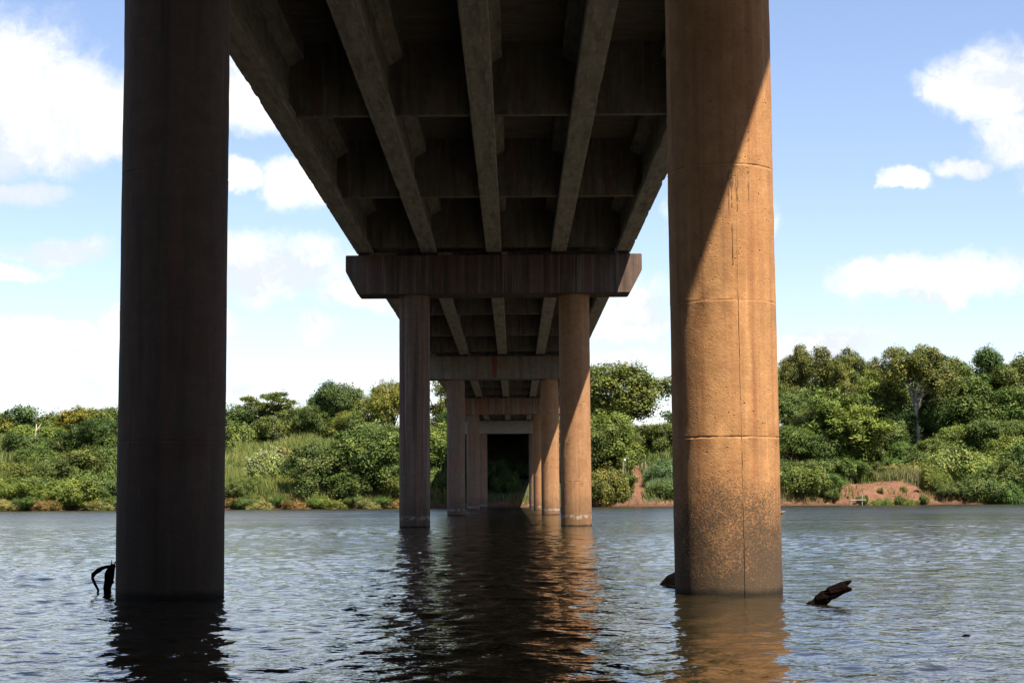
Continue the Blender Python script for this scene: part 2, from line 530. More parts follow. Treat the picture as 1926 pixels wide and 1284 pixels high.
rows = [-90.0, -60, -40, -25, -15, -8, -3, 1, 4, 6.0]
rows += list(6.5 * (1.0031 ** np.arange(0, 1170)))
rows = np.array([y for y in rows if y < 236] + [238.0])
inner = np.linspace(-1, 1, 400)
half = 2.2 + 0.42 * np.maximum(rows, 0)
outer = np.array([1.02, 1.1, 1.3, 1.8, 3.0, 6.0])
grid = []
for y, h_ in zip(rows, half):
    far = np.array([h_ * 1.0 + (260.0 - h_) * t for t in (0.01, 0.04, 0.1, 0.25, 0.5, 1.0)])
    grid.append(np.concatenate([-far[::-1], inner * h_, far]))
GXX = np.array(grid) + CAM[0]
GYY = np.repeat(rows[:, None], GXX.shape[1], 1)
sp = np.maximum(np.gradient(rows)[:, None], (2 * half / 400)[:, None]) * np.ones_like(GXX)
sp[:, :6] = 50
sp[:, -6:] = 50
GZZ = wave_field(GXX, GYY, sp)
nr, nc = GXX.shape
V = np.stack([GXX, GYY, GZZ], -1).reshape(-1, 3)
i0 = (np.arange(nr - 1)[:, None] * nc + np.arange(nc - 1)[None, :]).ravel()
Q = np.stack([i0, i0 + 1, i0 + nc + 1, i0 + nc], 1)
river = link_mesh('river', quadmesh('river', V, Q, True), M_water)
tag(river, 'brown rippled river flowing under the bridge', None, None, 'structure')


# ------------------------------------------------------------------ far bank terrain
def shore(x):
    x = np.asarray(x, float)
    return (211.0 + 1.4 * np.sin(x * 0.11 + 1.0) + 0.8 * np.sin(x * 0.31) + 0.5 * np.sin(x * 0.9 + 2) + 0.3 * np.sin(x * 2.1 + 0.4) + 0.2 * np.sin(x * 4.3) - 4.0 * np.clip((x - 35) / 30, 0, 1.5)
            + 3.0 * np.exp(-((x - 8) / 9.0) ** 2))


PATH_A, PATH_B = at(1192, 950, 213.0), at(1197, 872, 240.0)


def path_x(y):
    t = np.clip((y - 210.0) / 30.0, 0, 1.6)
    return PATH_A[0] + (PATH_B[0] - PATH_A[0]) * t + 0.5 * np.sin(t * 4.0)


def ground(x, y):
    x = np.asarray(x, float)
    y = np.asarray(y, float)
    t = y - shore(x)
    z = np.where(t < 0, np.maximum(t * 0.35, -3.0), 0)
    z = z + 1.15 * np.clip(t / 2.6, 0, 1) ** 0.8
    slope = 0.245 + 0.03 * np.sin(x * 0.07 + 0.5)
    z = z + slope * np.clip(t - 1.5, 0, 33) + 0.04 * np.clip(t - 34.5, 0, 200)
    z = z + np.clip(t / 8, 0, 1) * (0.5 * np.sin(x * 0.23 + y * 0.11) + 0.3 * np.sin(x * 0.51 - y * 0.37))
    pth = np.exp(-((x - path_x(y)) / 1.7) ** 2) * np.clip(t / 4, 0, 1)
    zp = 0.25 + 0.19 * np.clip(t, 0, 40)
    z = z * (1 - pth) + zp * pth
    ab = np.exp(-(np.maximum(np.abs(x) - 7.5, 0) / 4.0) ** 2) * np.clip((t - 6) / 30.0, 0, 1)
    return z + ab * 2.2


def bare(x, y):
    x = np.asarray(x, float)
    y = np.asarray(y, float)
    t = y - shore(x)
    b = np.clip(1.0 - t / 2.4, 0, 1)
    b = np.maximum(b, np.clip(1.25 - np.abs(x - path_x(y)) / 1.15, 0, 1))
    c = at(1685, 930, 212.0)
    q = ((x - c[0]) / 7.2) ** 2 + ((t - 3.0) / 9.5) ** 2
    b = np.maximum(b, np.clip(1.5 - q * 1.1, 0, 1))
    return b


xs = np.arange(-130, 131, 0.8)
ys = np.concatenate([np.arange(196, 262, 0.8), np.arange(262, 420, 6.0)])
XX, YY = np.meshgrid(xs, ys)
ZZ = ground(XX, YY) + np.where(YY > shore(XX), rng.normal(0, 0.11, XX.shape), 0)
nr, nc = XX.shape
i0 = (np.arange(nr - 1)[:, None] * nc + np.arange(nc - 1)[None, :]).ravel()
Q = np.stack([i0, i0 + 1, i0 + nc + 1, i0 + nc], 1)
far_bank = link_mesh('riverbank', quadmesh('riverbank', np.stack([XX, YY, ZZ], -1).reshape(-1, 3), Q, True, bare(XX, YY).ravel()), M_hill)
tag(far_bank, 'red earth bank rising to a green hillside across the river', None, None, 'structure')

# unseen near bank behind the camera, raised to cut the sky fill
xs = np.arange(-130, 131, 4.0)
ys = np.array([-200, -140, -100, -70, -50, -40, -33, -28, -24, -20, -17, -14, -11, -8.5])
XX, YY = np.meshgrid(xs, ys)
tb = -8.5 - YY
ZZ = -0.6 + 1.6 * np.clip(tb / 4, 0, 1) + 0.45 * np.clip(tb - 4, 0, 22) + 0.5 * np.sin(XX * 0.2 + YY * 0.3) * np.clip(tb / 8, 0, 1)
nr, nc = XX.shape
i0 = (np.arange(nr - 1)[:, None] * nc + np.arange(nc - 1)[None, :]).ravel()
Q = np.stack([i0, i0 + 1, i0 + nc + 1, i0 + nc], 1)
near_bank = link_mesh('riverbank', quadmesh('riverbank_near', np.stack([XX, YY, ZZ], -1).reshape(-1, 3), Q, True, np.clip(1 - tb / 6, 0, 1).ravel()), M_hill)
tag(near_bank, 'unseen earth bank behind the viewpoint at the bridge foot, raised to block sky light', None, None, 'structure')


# ------------------------------------------------------------------ piers
def column_mesh(name, seed, seam_ang=10.0):
    r = np.random.default_rng(seed)
    sides = 72
    joints = [1.73, 3.25, 4.78, 6.3, 7.84]
    depth = [0.0035, 0.0015, 0.0035, 0.0015, 0.0035]
    zs = [(-3.0, 0.0), (-0.2, 0.0)]
    step = 0.0
    z = 0.05
    j = 0
    while z < 9.2:
        if j < len(joints) and z + 0.16 > joints[j]:
            zj, dj = joints[j], depth[j]
            zs += [(zj - 0.02, step), (zj - 0.011, step + 0.0005), (zj - 0.006, step - dj), (zj + 0.006, step - dj)]
            step += 0.0
            zs += [(zj + 0.012, step), (zj + 0.022, step)]
            z = zj + 0.2
            j += 1
        else:
            zs.append((z, step))
            z += 0.2
    zs.append((9.2, step))
    V, Fc = [], []
    ph = r.uniform(0, 6.28, 6)
    for (z, dr) in zs:
        for k in range(sides):
            a = 2 * math.pi * k / sides
            wob = 0.003 * math.sin(3 * a + ph[0] + z * 0.7) + 0.002 * math.sin(7 * a + ph[1] - z * 2.1)
            rag = r.normal(0, 0.0014)
            rr = CR + dr + wob + rag + (0.01 if z < -1 else 0)
            V.append((rr * math.cos(a), rr * math.sin(a), z + (r.normal(0, 0.004) if abs(dr - step) > 0.003 else 0)))
    n_ = len(zs)
    for i in range(n_ - 1):
        for k in range(sides):
            k2 = (k + 1) % sides
            Fc.append((i * sides + k, i * sides + k2, (i + 1) * sides + k2, (i + 1) * sides + k))
    Fc.append(tuple(range(sides))[::-1])
    return pymesh(name, V, Fc, True)


def seam_mesh(name, ang, seed, z0=0.0, z1=9.05, wide=1.0):
    """ragged mortar ridge left by the joint between two formwork shells"""
    r = np.random.default_rng(seed)
    V, Fc = [], []
    zs = np.arange(z0, z1, 0.09 if wide == 1.0 else 0.05)
    a0 = R(ang)
    for i, z in enumerate(zs):
        wv = 0.006 * wide * max(0.15, r.normal(1.0, 0.6)) * (1.0 if wide == 1.0 else (0.25 + (z - z0) / (z1 - z0)))
        hgt = 0.004 * max(0.1, r.normal(1.0, 0.5))
        sh = 0.006 * math.sin(z * 0.9 + seed)
        for dx, rr in ((-wv, CR - 0.012), (-wv * 0.6, CR + hgt), (wv * 0.6, CR + hgt), (wv, CR - 0.012)):
            a = a0 + (dx + sh) / CR
            V.append((rr * math.cos(a), rr * math.sin(a), z))
        if i:
            b = i * 4
            for k in range(3):
                Fc.append((b - 4 + k, b - 3 + k, b + 1 + k, b + k))
    return pymesh(name, V, Fc)


def cap_mesh(name, seed):
    r = np.random.default_rng(seed)
    prof = [(-CAP_W, CAP_Z1), (-CAP_W, CAP_Z0 + 0.90), (-CAP_W + 0.48, CAP_Z0), (CAP_W - 0.48, CAP_Z0), (CAP_W, CAP_Z0 + 0.90), (CAP_W, CAP_Z1)]
    bm = bmesh.new()
    a = [bm.verts.new((x, -CAP_D / 2, z)) for x, z in prof]
    b = [bm.verts.new((x, CAP_D / 2, z)) for x, z in prof]
    bm.faces.new(a)
    bm.faces.new(b[::-1])
    for i in range(6):
        k = (i + 1) % 6
        bm.faces.new((a[k], a[i], b[i], b[k]))
    bmesh.ops.recalc_face_normals(bm, faces=bm.faces)
    bmesh.ops.bevel(bm, geom=bm.edges[:], offset=0.025, segments=2, affect='EDGES')
    me = bpy.data.meshes.new(name)
    bm.to_mesh(me)
    bm.free()
    return me


M_seam_col = [column_mesh('column', s) for s in (1, 2)]
SEAMS = [seam_mesh('formwork_seam', a, s) for a, s in ((-80, 1), (-95, 2))]
CAPM = {}
piers = []
PIER_INFO = [
    ('concrete pier on the near bank behind the viewpoint', M_col_grey, M_col, M_cap_grey),
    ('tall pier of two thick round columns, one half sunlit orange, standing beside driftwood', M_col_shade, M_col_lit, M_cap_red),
    ('pier with wide dark red-brown cap beam chamfered at both ends', M_col_red, M_col, M_cap_red),
    ('pier with grey cap beam marked by a single dark red streak', M_col_grey, M_col, M_cap_grey),
    ('pier with cap beam and columns covered in rust-red streaks', M_col_grey, M_col, M_cap_rust),
    ('pier with clean pale grey cap standing closest to the dark shaded bank', M_col_grey, M_col_grey, M_cap_pale),
]
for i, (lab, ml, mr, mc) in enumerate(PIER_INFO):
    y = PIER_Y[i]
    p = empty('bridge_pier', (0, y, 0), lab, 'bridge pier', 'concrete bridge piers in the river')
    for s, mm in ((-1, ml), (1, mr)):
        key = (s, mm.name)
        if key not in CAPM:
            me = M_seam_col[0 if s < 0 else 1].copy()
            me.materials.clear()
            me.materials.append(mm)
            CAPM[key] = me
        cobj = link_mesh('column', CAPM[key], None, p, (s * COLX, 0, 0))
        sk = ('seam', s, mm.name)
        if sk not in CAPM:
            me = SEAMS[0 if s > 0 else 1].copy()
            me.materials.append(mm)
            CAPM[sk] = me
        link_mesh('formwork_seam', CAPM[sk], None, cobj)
    if i == 1:
        # mineral crust that ran down from the upper joint of the sunlit column
        for k_, (ag, za, zb, wd_) in enumerate([(-86, 3.65, 4.74, 2.6), (-88.5, 4.2, 4.72, 2.0), (-79, 4.25, 4.74, 3.0), (-66, 4.35, 4.74, 2.4)]):
            link_mesh('mineral_crust', seam_mesh('mineral_crust', ag, 30 + k_, za, zb, wd_), M_joint, cobj)
    ck = ('cap', mc.name)
    if ck not in CAPM:
        CAPM[ck] = cap_mesh('cap_beam', i)
        CAPM[ck].materials.append(mc)
    cp = link_mesh('cap_beam', CAPM[ck], None, p)
    if i == 3:
        # the one red streak below a leaking joint
        m, n = material('rust_streak')
        tc = n.node('ShaderNodeTexCoord').outputs['Object']
        n.out(n.principled(n.mix(n.noise(n.scalev(tc, (9, 9, 0.8)), 2, 5), (0.13, 0.024, 0.014), (0.17, 0.075, 0.05)), 0.9))
        xc = -0.55
        prof = [(-0.21, CAP_Z1 - 0.03), (0.2, CAP_Z1 - 0.03), (0.22, CAP_Z1 - 0.4), (0.17, CAP_Z1 - 0.8), (0.19, CAP_Z0 + 0.35), (0.1, CAP_Z0 + 0.06), (-0.02, CAP_Z0 + 0.12), (-0.1, CAP_Z0 + 0.05), (-0.16, CAP_Z0 + 0.5), (-0.14, CAP_Z1 - 0.7), (-0.19, CAP_Z1 - 0.4)]
        me = pymesh('rust_streak', [(xc + a, -CAP_D / 2 - 0.003, b) for a, b in prof], [tuple(range(len(prof)))[::-1]])
        link_mesh('rust_streak', me, m, cp)
    piers.append(p)

# ------------------------------------------------------------------ spans
GPROF = [(-0.28, 0.0), (0.28, 0.0), (0.30, 0.02), (0.30, 0.24), (0.12, 0.50), (0.12, 1.46), (0.46, 1.66), (0.50, 1.68), (0.50, 2.083),
         (-0.50, 2.083), (-0.50, 1.68), (-0.46, 1.66), (-0.12, 1.46), (-0.12, 0.50), (-0.30, 0.24), (-0.30, 0.02)]
GLEN = SPAN - 0.5


def girder_mesh(seed, chips):
    r = np.random.default_rng(seed)
    segs = 230
    V, Fc = [], []
    k = len(GPROF)
    chip = np.zeros(segs + 1)
    for _ in range(chips):
        c0 = r.integers(2, segs - 8)
        ln = r.integers(1, 7)
        chip[c0:c0 + ln] = np.maximum(chip[c0:c0 + ln], r.uniform(0.008, 0.035))
    chip2 = np.zeros(segs + 1)
    for _ in range(chips):
        c0 = r.integers(2, segs - 8)
        ln = r.integers(1, 5)
        chip2[c0:c0 + ln] = np.maximum(chip2[c0:c0 + ln], r.uniform(0.008, 0.03))
    for i in range(segs + 1):
        y = -GLEN / 2 + GLEN * i / segs
        for j, (x, z) in enumerate(GPROF):
            jit = r.normal(0, 0.003)
            dx = dz = 0.0
            if j in (0, 15):
                dx, dz = chip[i] * r.uniform(0.6, 1.2), chip[i] * r.uniform(0.3, 1.0)
            if j in (1, 2):
                dx, dz = -chip2[i] * r.uniform(0.6, 1.2), chip2[i] * r.uniform(0.3, 1.0)
            V.append((x + jit + dx, y, z + dz + (jit * 0.5 if 0 < z < 2 else 0)))
    for i in range(segs):
        for j in range(k):
            j2 = (j + 1) % k
            Fc.append((i * k + j, (i + 1) * k + j, (i + 1) * k + j2, i * k + j2))
    Fc.append(tuple(range(k)))
    Fc.append(tuple(segs * k + j for j in range(k))[::-1])
    me = pymesh('girder', V, Fc)
    me.materials.append(M_girder)
    return me


GM = [girder_mesh(3, 9), girder_mesh(4, 2), girder_mesh(5, 2), girder_mesh(6, 2), girder_mesh(7, 9)]
BAY = GX[1] - GX[0]
# a diaphragm fills one bay between two girders, shaped round their flanges
hb = BAY / 2
DPROF = [(-hb + 0.27, 0.18), (hb - 0.27, 0.18), (hb - 0.285, 0.24), (hb - 0.11, 0.50), (hb - 0.11, 1.46), (hb - 0.48, 1.67), (hb - 0.48, 2.085),
         (-hb + 0.48, 2.085), (-hb + 0.48, 1.67), (-hb + 0.11, 1.46), (-hb + 0.11, 0.50), (-hb + 0.285, 0.24)]
k = len(DPROF)
Vd = [(x, -0.11, z) for x, z in DPROF] + [(x, 0.11, z) for x, z in DPROF]
Fd = [tuple(range(k)), tuple(range(k, 2 * k))[::-1]] + [((j + 1) % k, j, k + j, k + (j + 1) % k) for j in range(k)]
DM = pymesh('diaphragm', Vd, Fd)
DM.materials.append(M_diaph)
SM = box_mesh('deck_slab', -6.17, 6.17, -SPAN / 2 + 0.015, SPAN / 2 - 0.015, 0, 0.24)
SM.materials.append(M_slab)
PM = pymesh('barrier', [(x, y, z) for y in (-SPAN / 2 + 0.02, SPAN / 2 - 0.02) for x, z in ((-0.2, 0), (0.2, 0), (0.2, 0.62), (0.06, 0.72), (-0.1, 0.72))],
            [(0, 1, 2, 3, 4)[::-1], (5, 6, 7, 8, 9), (0, 1, 6, 5), (1, 2, 7, 6), (2, 3, 8, 7), (3, 4, 9, 8), (4, 0, 5, 9)])
PM.materials.append(M_cap_pale)
BM_ = box_mesh('bearing_pad', -0.2, 0.2, -0.14, 0.14, -0.005, 0.118, 0.01)
BM_.materials.append(M_rubber)
SPAN_LAB = ['girder span running overhead from the near bank to the tall driftwood pier',
            'girder span with spalled edges between tall driftwood pier and red-brown capped pier',
            'girder span between red-brown capped pier and grey capped pier with red streak',
            'girder span between grey capped pier and rust streaked pier',
            'girder span between rust streaked pier and clean pale capped pier',
            'girder span from clean pale capped pier to the wooded far bank']
for i, lab in enumerate(SPAN_LAB):
    yc = (PIER_Y[i] + PIER_Y[i + 1]) / 2
    s_ = empty('bridge_span', (0, yc, SOFFIT), lab, 'bridge span', 'concrete girder spans of the road bridge')
    for gi, gx in enumerate(GX):
        go = link_mesh('girder', GM[gi], None, s_, (gx, 0, 0))
        for e in (-1, 1):
            link_mesh('bearing_pad', BM_, None, go, (0, e * (GLEN / 2 - 0.25), -0.119))
    for j in range(5):
        yd = -SPAN / 2 + SPAN / 4 * j
        yd = max(-SPAN / 2 + 0.55, min(SPAN / 2 - 0.55, yd))
        for b in range(4):
            link_mesh('diaphragm', DM, None, s_, (GX[b] + hb, yd, 0))
    sl = link_mesh('deck_slab', SM, None, s_, (0, 0, SLAB_Z - SOFFIT))
    for e in (-1, 1):
        link_mesh('barrier', PM, None, s_, (e * 5.96, 0, SLAB_Z - SOFFIT + 0.237), (0, 0, 0 if e > 0 else math.pi))

# end wall on the bank that carries the last span
ab = empty('bridge_abutment', (0, PIER_Y[6] + 0.2, 0), 'concrete end wall carrying the last span in deep shade on the bank', 'bridge abutment')
me = box_mesh('wall', -6.0, 6.0, -0.6, 0.9, 6.0, 10.60, 0.03)
link_mesh('wall', me, M_diaph, ab)
me = box_mesh('back_wall', -6.0, 6.0, 0.35, 0.9, 10.604, 13.0, 0.03)
link_mesh('back_wall', me, M_diaph, ab)


# ------------------------------------------------------------------ vegetation prototypes
def leaf_quads(C, Nrm, size, r, aspect=0.55, fold=0.0):
    """one rhombic leaf per centre, lying roughly across its normal"""
    n_ = len(C)
    Nrm = Nrm + r.normal(0, 0.36, Nrm.shape)
    Nrm /= np.linalg.norm(Nrm, axis=1, keepdims=True) + 1e-9
    T = r.normal(0, 1, (n_, 3))
    T -= Nrm * np.sum(T * Nrm, 1, keepdims=True)
    T /= np.linalg.norm(T, axis=1, keepdims=True) + 1e-9
    B = np.cross(Nrm, T)
    s = (size * r.uniform(0.5, 1.5, n_))[:, None]
    V = np.stack([C - T * s, C - B * s * aspect, C + T * s, C + B * s * aspect], 1).reshape(-1, 3)
    return V, np.arange(4 * n_).reshape(-1, 4)


def cluster_points(lobes, n_cl, r, shell=0.35, low=-0.6):
    """clump centres near the surface of a heap of ellipsoid lobes (cx,cy,cz,rx,ry,rz)"""
    L = np.array(lobes, float)
    wgt = (L[:, 3] * L[:, 4] + L[:, 4] * L[:, 5] + L[:, 3] * L[:, 5])
    idx = r.choice(len(L), n_cl, p=wgt / wgt.sum())
    d = r.normal(0, 1, (n_cl, 3))
    d /= np.linalg.norm(d, axis=1, keepdims=True)
    d[:, 2] = np.where(d[:, 2] < low, -d[:, 2], d[:, 2])
    rad = 1 - shell * r.random(n_cl) ** 1.6 + np.abs(r.normal(0, 0.05, n_cl)) + np.where(r.random(n_cl) < 0.16, r.uniform(0.05, 0.42, n_cl), 0)
    c = L[idx, :3] + d * L[idx, 3:] * rad[:, None]
    nr_ = d / L[idx, 3:]
    nr_ /= np.linalg.norm(nr_, axis=1, keepdims=True)
    keep = np.ones(n_cl, bool)
    for j in range(len(L)):
        q = np.sum(((c - L[j, :3]) / L[j, 3:]) ** 2, 1)
        keep &= (q > 0.45) | (idx == j)
    return c[keep], nr_[keep]


def foliage(lobes, n_cl, per, cl_r, leaf, seed, shell=0.35, flat=0.5, low=-0.6, aspect=0.55):
    r = np.random.default_rng(seed)
    c, nn = cluster_points(lobes, n_cl, r, shell, low)
    nn = nn + np.array([0, 0, 0.35])
    nn /= np.linalg.norm(nn, axis=1, keepdims=True)
    tone_c = np.clip(r.normal(0.5, 0.24, len(c)), 0, 1)
    sz = cl_r * r.uniform(0.6, 1.4, len(c))
    C = np.repeat(c, per, 0)
    NN = np.repeat(nn, per, 0)
    S = np.repeat(sz, per)
    off = r.normal(0, 0.5, C.shape)
    off -= NN * np.sum(off * NN, 1, keepdims=True) * (1 - flat)
    # the clump bends over at its rim
    rad2 = np.sum(off ** 2, 1)
    C = C + off * S[:, None] - NN * (0.35 * rad2 * S)[:, None]
    V, Q = leaf_quads(C, NN, leaf, r, aspect)
    tone = np.clip(np.repeat(tone_c, per) + r.normal(0, 0.08, len(C)), 0, 1)
    return V, Q, np.repeat(tone, 4)


def branches(base_h, tips, r, r0=0.22, sides=6, lean=0.15):
    """tapered trunk that forks to each tip"""
    parts = []
    top = np.array([r.uniform(-lean, lean) * base_h * 0.5, r.uniform(-lean, lean) * base_h * 0.5, base_h])
    ts = np.linspace(0, 1, 7)
    path = [np.array([top[0] * t ** 1.4, top[1] * t ** 1.4, -0.6 + (base_h + 0.6) * t]) + (r.normal(0, 0.05, 3) if 0 < t < 1 else 0) for t in ts]
    parts.append(tube(path, r0 * (1 - 0.4 * ts), sides + 2, 0.06, True, r))
    for tip in tips:
        tip = np.array(tip, float)
        mid = top * 0.5 + tip * 0.5 + np.array([0, 0, -0.12 * np.linalg.norm(tip - top)])
        st = path[r.integers(4, 7)]
        pts = [(1 - t) ** 2 * st + 2 * t * (1 - t) * mid + t * t * tip for t in np.linspace(0, 1, 6)]
        parts.append(tube(pts, r0 * 0.5 * (1 - 0.85 * np.linspace(0, 1, 6)), sides, 0.05, True, r))
        for _ in range(2):
            q = pts[r.integers(2, 5)]
            e = q + r.normal(0, 1, 3) * np.array([1.0, 1.0, 0.4]) * 0.9 + np.array([0, 0, 0.5])
            parts.append(tube([q, (q + e) / 2 + r.normal(0, 0.1, 3), e], [r0 * 0.2, r0 * 0.13, r0 * 0.04], 5, 0.05, True, r))
    return join(*parts)


PROTO = {}


def proto(kind, seed):
    """(crown mesh, trunk mesh, height, width) of one plant habit"""
    key = (kind, seed)
    if key in PROTO:
        return PROTO[key]
    r = np.random.default_rng(100 + seed * 17 + len(kind))
    if kind == 'dome':            # broad tree with a domed crown
        lobes = [(0, 0, 7.0, 3.2, 3.2, 2.6)]
        for i in range(13):
            a, q = r.uniform(0, 6.28), r.uniform(1.6, 3.3)
            lobes.append((q * math.cos(a), q * math.sin(a), 6.4 + r.uniform(-1.9, 2.4) - 0.25 * max(0, q - 2.2), r.uniform(1.1, 1.9), r.uniform(1.1, 1.9), r.uniform(0.8, 1.35)))
        f = foliage(lobes, 1200, 36, 0.66, 0.105, seed, 0.4, 0.8)
        b = branches(4.0, [(l[0] * .8, l[1] * .8, l[2] - .3) for l in lobes[1:10]], r, 0.3)
    elif kind == 'round':         # rounder tree, foliage nearly to the ground
        lobes = [(0, 0, 3.6, 2.2, 2.2, 2.6)]
        for i in range(14):
            a, q = r.uniform(0, 6.28), r.uniform(1.1, 2.3)
            lobes.append((q * math.cos(a), q * math.sin(a), r.uniform(1.1, 6.0), r.uniform(0.9, 1.5), r.uniform(0.9, 1.5), r.uniform(0.7, 1.2)))
        f = foliage(lobes, 1000, 36, 0.58, 0.094, seed + 50, 0.4, 0.8)
        b = branches(2.2, [(l[0] * .8, l[1] * .8, l[2]) for l in lobes[1:8]], r, 0.2)
    elif kind == 'bush':          # low spreading shrub
        lobes = [(0, 0, 1.1, 1.8, 1.8, 1.2)]
        for i in range(11):
            a, q = r.uniform(0, 6.28), r.uniform(0.8, 2.1)
            lobes.append((q * math.cos(a), q * math.sin(a), r.uniform(0.4, 2.5 - q * 0.35), r.uniform(0.55, 1.0), r.uniform(0.55, 1.0), r.uniform(0.45, 0.85)))
        f = foliage(lobes, 620, 32, 0.42, 0.08, seed + 80, 0.45, 0.8, -0.9)
        b = branches(0.7, [(l[0] * .8, l[1] * .8, l[2]) for l in lobes[1:8]], r, 0.07)
    elif kind == 'layer':         # open umbrella crown on a long bare trunk
        lobes = []
        for i in range(34):
            a, q = r.uniform(0, 6.28), 4.0 * math.sqrt(r.random())
            lobes.append((q * math.cos(a), q * math.sin(a), 10.9 - 0.17 * q * q + r.uniform(-2.6, 0.4), r.uniform(0.8, 1.4), r.uniform(0.8, 1.4), r.uniform(0.5, 0.95)))
        f = foliage(lobes, 1200, 34, 0.58, 0.10, seed + 120, 0.5, 0.7)
        b = branches(6.2, [(l[0] * .85, l[1] * .85, l[2] - .3) for l in lobes[:14]], r, 0.24)
    elif kind == 'tall':          # narrow irregular tree hung with creepers
        lobes = []
        for i in range(20):
            z = r.uniform(1.0, 11.2)
            q = (1.0 + 0.9 * math.sin(z * 0.9 + seed)) * r.random() + 0.3
            a = r.uniform(0, 6.28)
            lobes.append((q * math.cos(a), q * math.sin(a), z, r.uniform(0.8, 1.5), r.uniform(0.8, 1.5), r.uniform(0.8, 1.3)))
        f = foliage(lobes, 950, 34, 0.58, 0.10, seed + 160, 0.45, 0.8, -0.9)
        b = branches(8.0, [(l[0], l[1], l[2]) for l in lobes[:8]], r, 0.22)
    elif kind == 'flat':          # sparse tree with a few flat tiers
        lobes = []
        for i in range(12):
            a, q = r.uniform(0, 6.28), r.uniform(0.3, 2.8)
            lobes.append((q * math.cos(a), q * math.sin(a), 6.0 + 0.8 * (i % 4) + r.uniform(-.2, .2) - 0.2 * q, r.uniform(0.7, 1.3), r.uniform(0.7, 1.3), r.uniform(0.2, 0.35)))
        f = foliage(lobes, 420, 30, 0.5, 0.10, seed + 200, 0.7, 0.35)
        b = branches(4.5, [(l[0] * .85, l[1] * .85, l[2] - .1) for l in lobes], r, 0.18)
    elif kind == 'twiggy':        # thin crown with bare branches showing
        lobes = []
        for i in range(18):
            a, q = r.uniform(0, 6.28), r.uniform(0.3, 2.6)
            lobes.append((q * math.cos(a), q * math.sin(a), r.uniform(2.0, 9.0), r.uniform(0.6, 1.2), r.uniform(0.6, 1.2), r.uniform(0.4, 0.9)))
        f = foliage(lobes, 520, 28, 0.5, 0.09, seed + 240, 0.8, 0.7)
        b = branches(5.0, [(l[0] * 1.05, l[1] * 1.05, l[2]) for l in lobes], r, 0.2)
    elif kind == 'bamboo':        # arching culms with drooping plumes
        parts, Vs, Qs, Ts = [], [], [], []
        nb_ = 0
        for i in range(46):
            a = r.uniform(0, 6.28)
            b0 = np.array([r.normal(0, 0.55), r.normal(0, 0.55), -0.3])
            hgt, reach = r.uniform(5.5, 10.0), r.uniform(0.8, 3.6)
            ts = np.linspace(0, 1, 9)
            pth = [b0 + np.array([math.cos(a) * reach * t ** 2.2, math.sin(a) * reach * t ** 2.2, hgt * (t - 0.24 * t ** 4)]) for t in ts]
            parts.append(tube(pth, 0.045 * (1 - 0.8 * ts), 5, 0, True, r))
            P = np.array(pth)
            for q in range(34):
                t = r.uniform(0.3, 1.0)
                j = min(7, int(t * 8))
                base = P[j] * (1 - (t * 8 - j)) + P[j + 1] * (t * 8 - j)
                m_ = 11
                C = base + r.normal(0, 1, (m_, 3)) * np.array([0.3, 0.3, 0.16]) + np.array([math.cos(a), math.sin(a), -0.35]) * r.uniform(0, 0.5, (m_, 1))
                nn = np.tile(np.array([math.cos(a) * 0.4, math.sin(a) * 0.4, 1.0]), (m_, 1))
                v, qd = leaf_quads(C, nn, 0.2, r, 0.26)
                Vs.append(v)
                Qs.append(qd + nb_)
                nb_ += len(v)
                Ts.append(np.full(len(v), np.clip(r.normal(0.5 + 0.2 * (t - 0.6), 0.2), 0, 1)))
        f = (np.concatenate(Vs), np.concatenate(Qs), np.concatenate(Ts))
        b = join(*parts)
    V, Q, T = f
    lo, hi = np.percentile(V, 1, 0), np.percentile(V, 99.3, 0)
    hgt, wid = float(hi[2]), float(((hi - lo)[0] + (hi - lo)[1]) / 2)
    crown = quadmesh('crown', V, Q, False, T)
    crown.materials.append(M_leaf)
    trunk = pymesh('trunk', b[0], b[1], True)
    trunk.materials.append(M_culm if kind == 'bamboo' else (M_barkpale if kind in ('layer', 'twiggy') else M_bark))
    PROTO[key] = (crown, trunk, hgt, wid)
    return PROTO[key]


NAMES = {'dome': 'broad_tree', 'round': 'leafy_tree', 'bush': 'shrub', 'layer': 'umbrella_tree', 'tall': 'creeper_tree',
         'flat': 'flat_topped_tree', 'twiggy': 'open_branched_tree', 'bamboo': 'bamboo_clump'}
CATS = {'bush': 'shrub', 'bamboo': 'bamboo'}
TINT = {'mid': (1, 1, 1), 'dark': (0.62, 0.74, 0.72), 'bright': (1.35, 1.35, 1.0), 'yellow': (1.5, 1.25, 0.8), 'brown': (1.22, 0.92, 0.9),
        'olive': (1.25, 1.08, 0.9), 'blue': (0.85, 1.0, 1.5), 'pale': (1.9, 1.7, 1.7), 'dry': (2.1, 1.5, 2.0), 'red': (1.9, 1.0, 1.4), 'deep': (0.8, 0.95, 0.8)}
plant_count = [0]


WORD = {'mid': 'mid-green', 'dark': 'dark green', 'deep': 'deep green', 'bright': 'bright green', 'olive': 'olive', 'yellow': 'yellow-green',
        'dry': 'straw-coloured', 'red': 'reddish brown', 'pale': 'pale', 'blue': 'bluish', 'brown': 'brownish'}


def described(label, tint, wpx):
    size = 'small' if wpx < 72 else ('broad' if wpx > 98 else 'medium-sized')
    return '%s %s %s' % (size, WORD[tint], label)


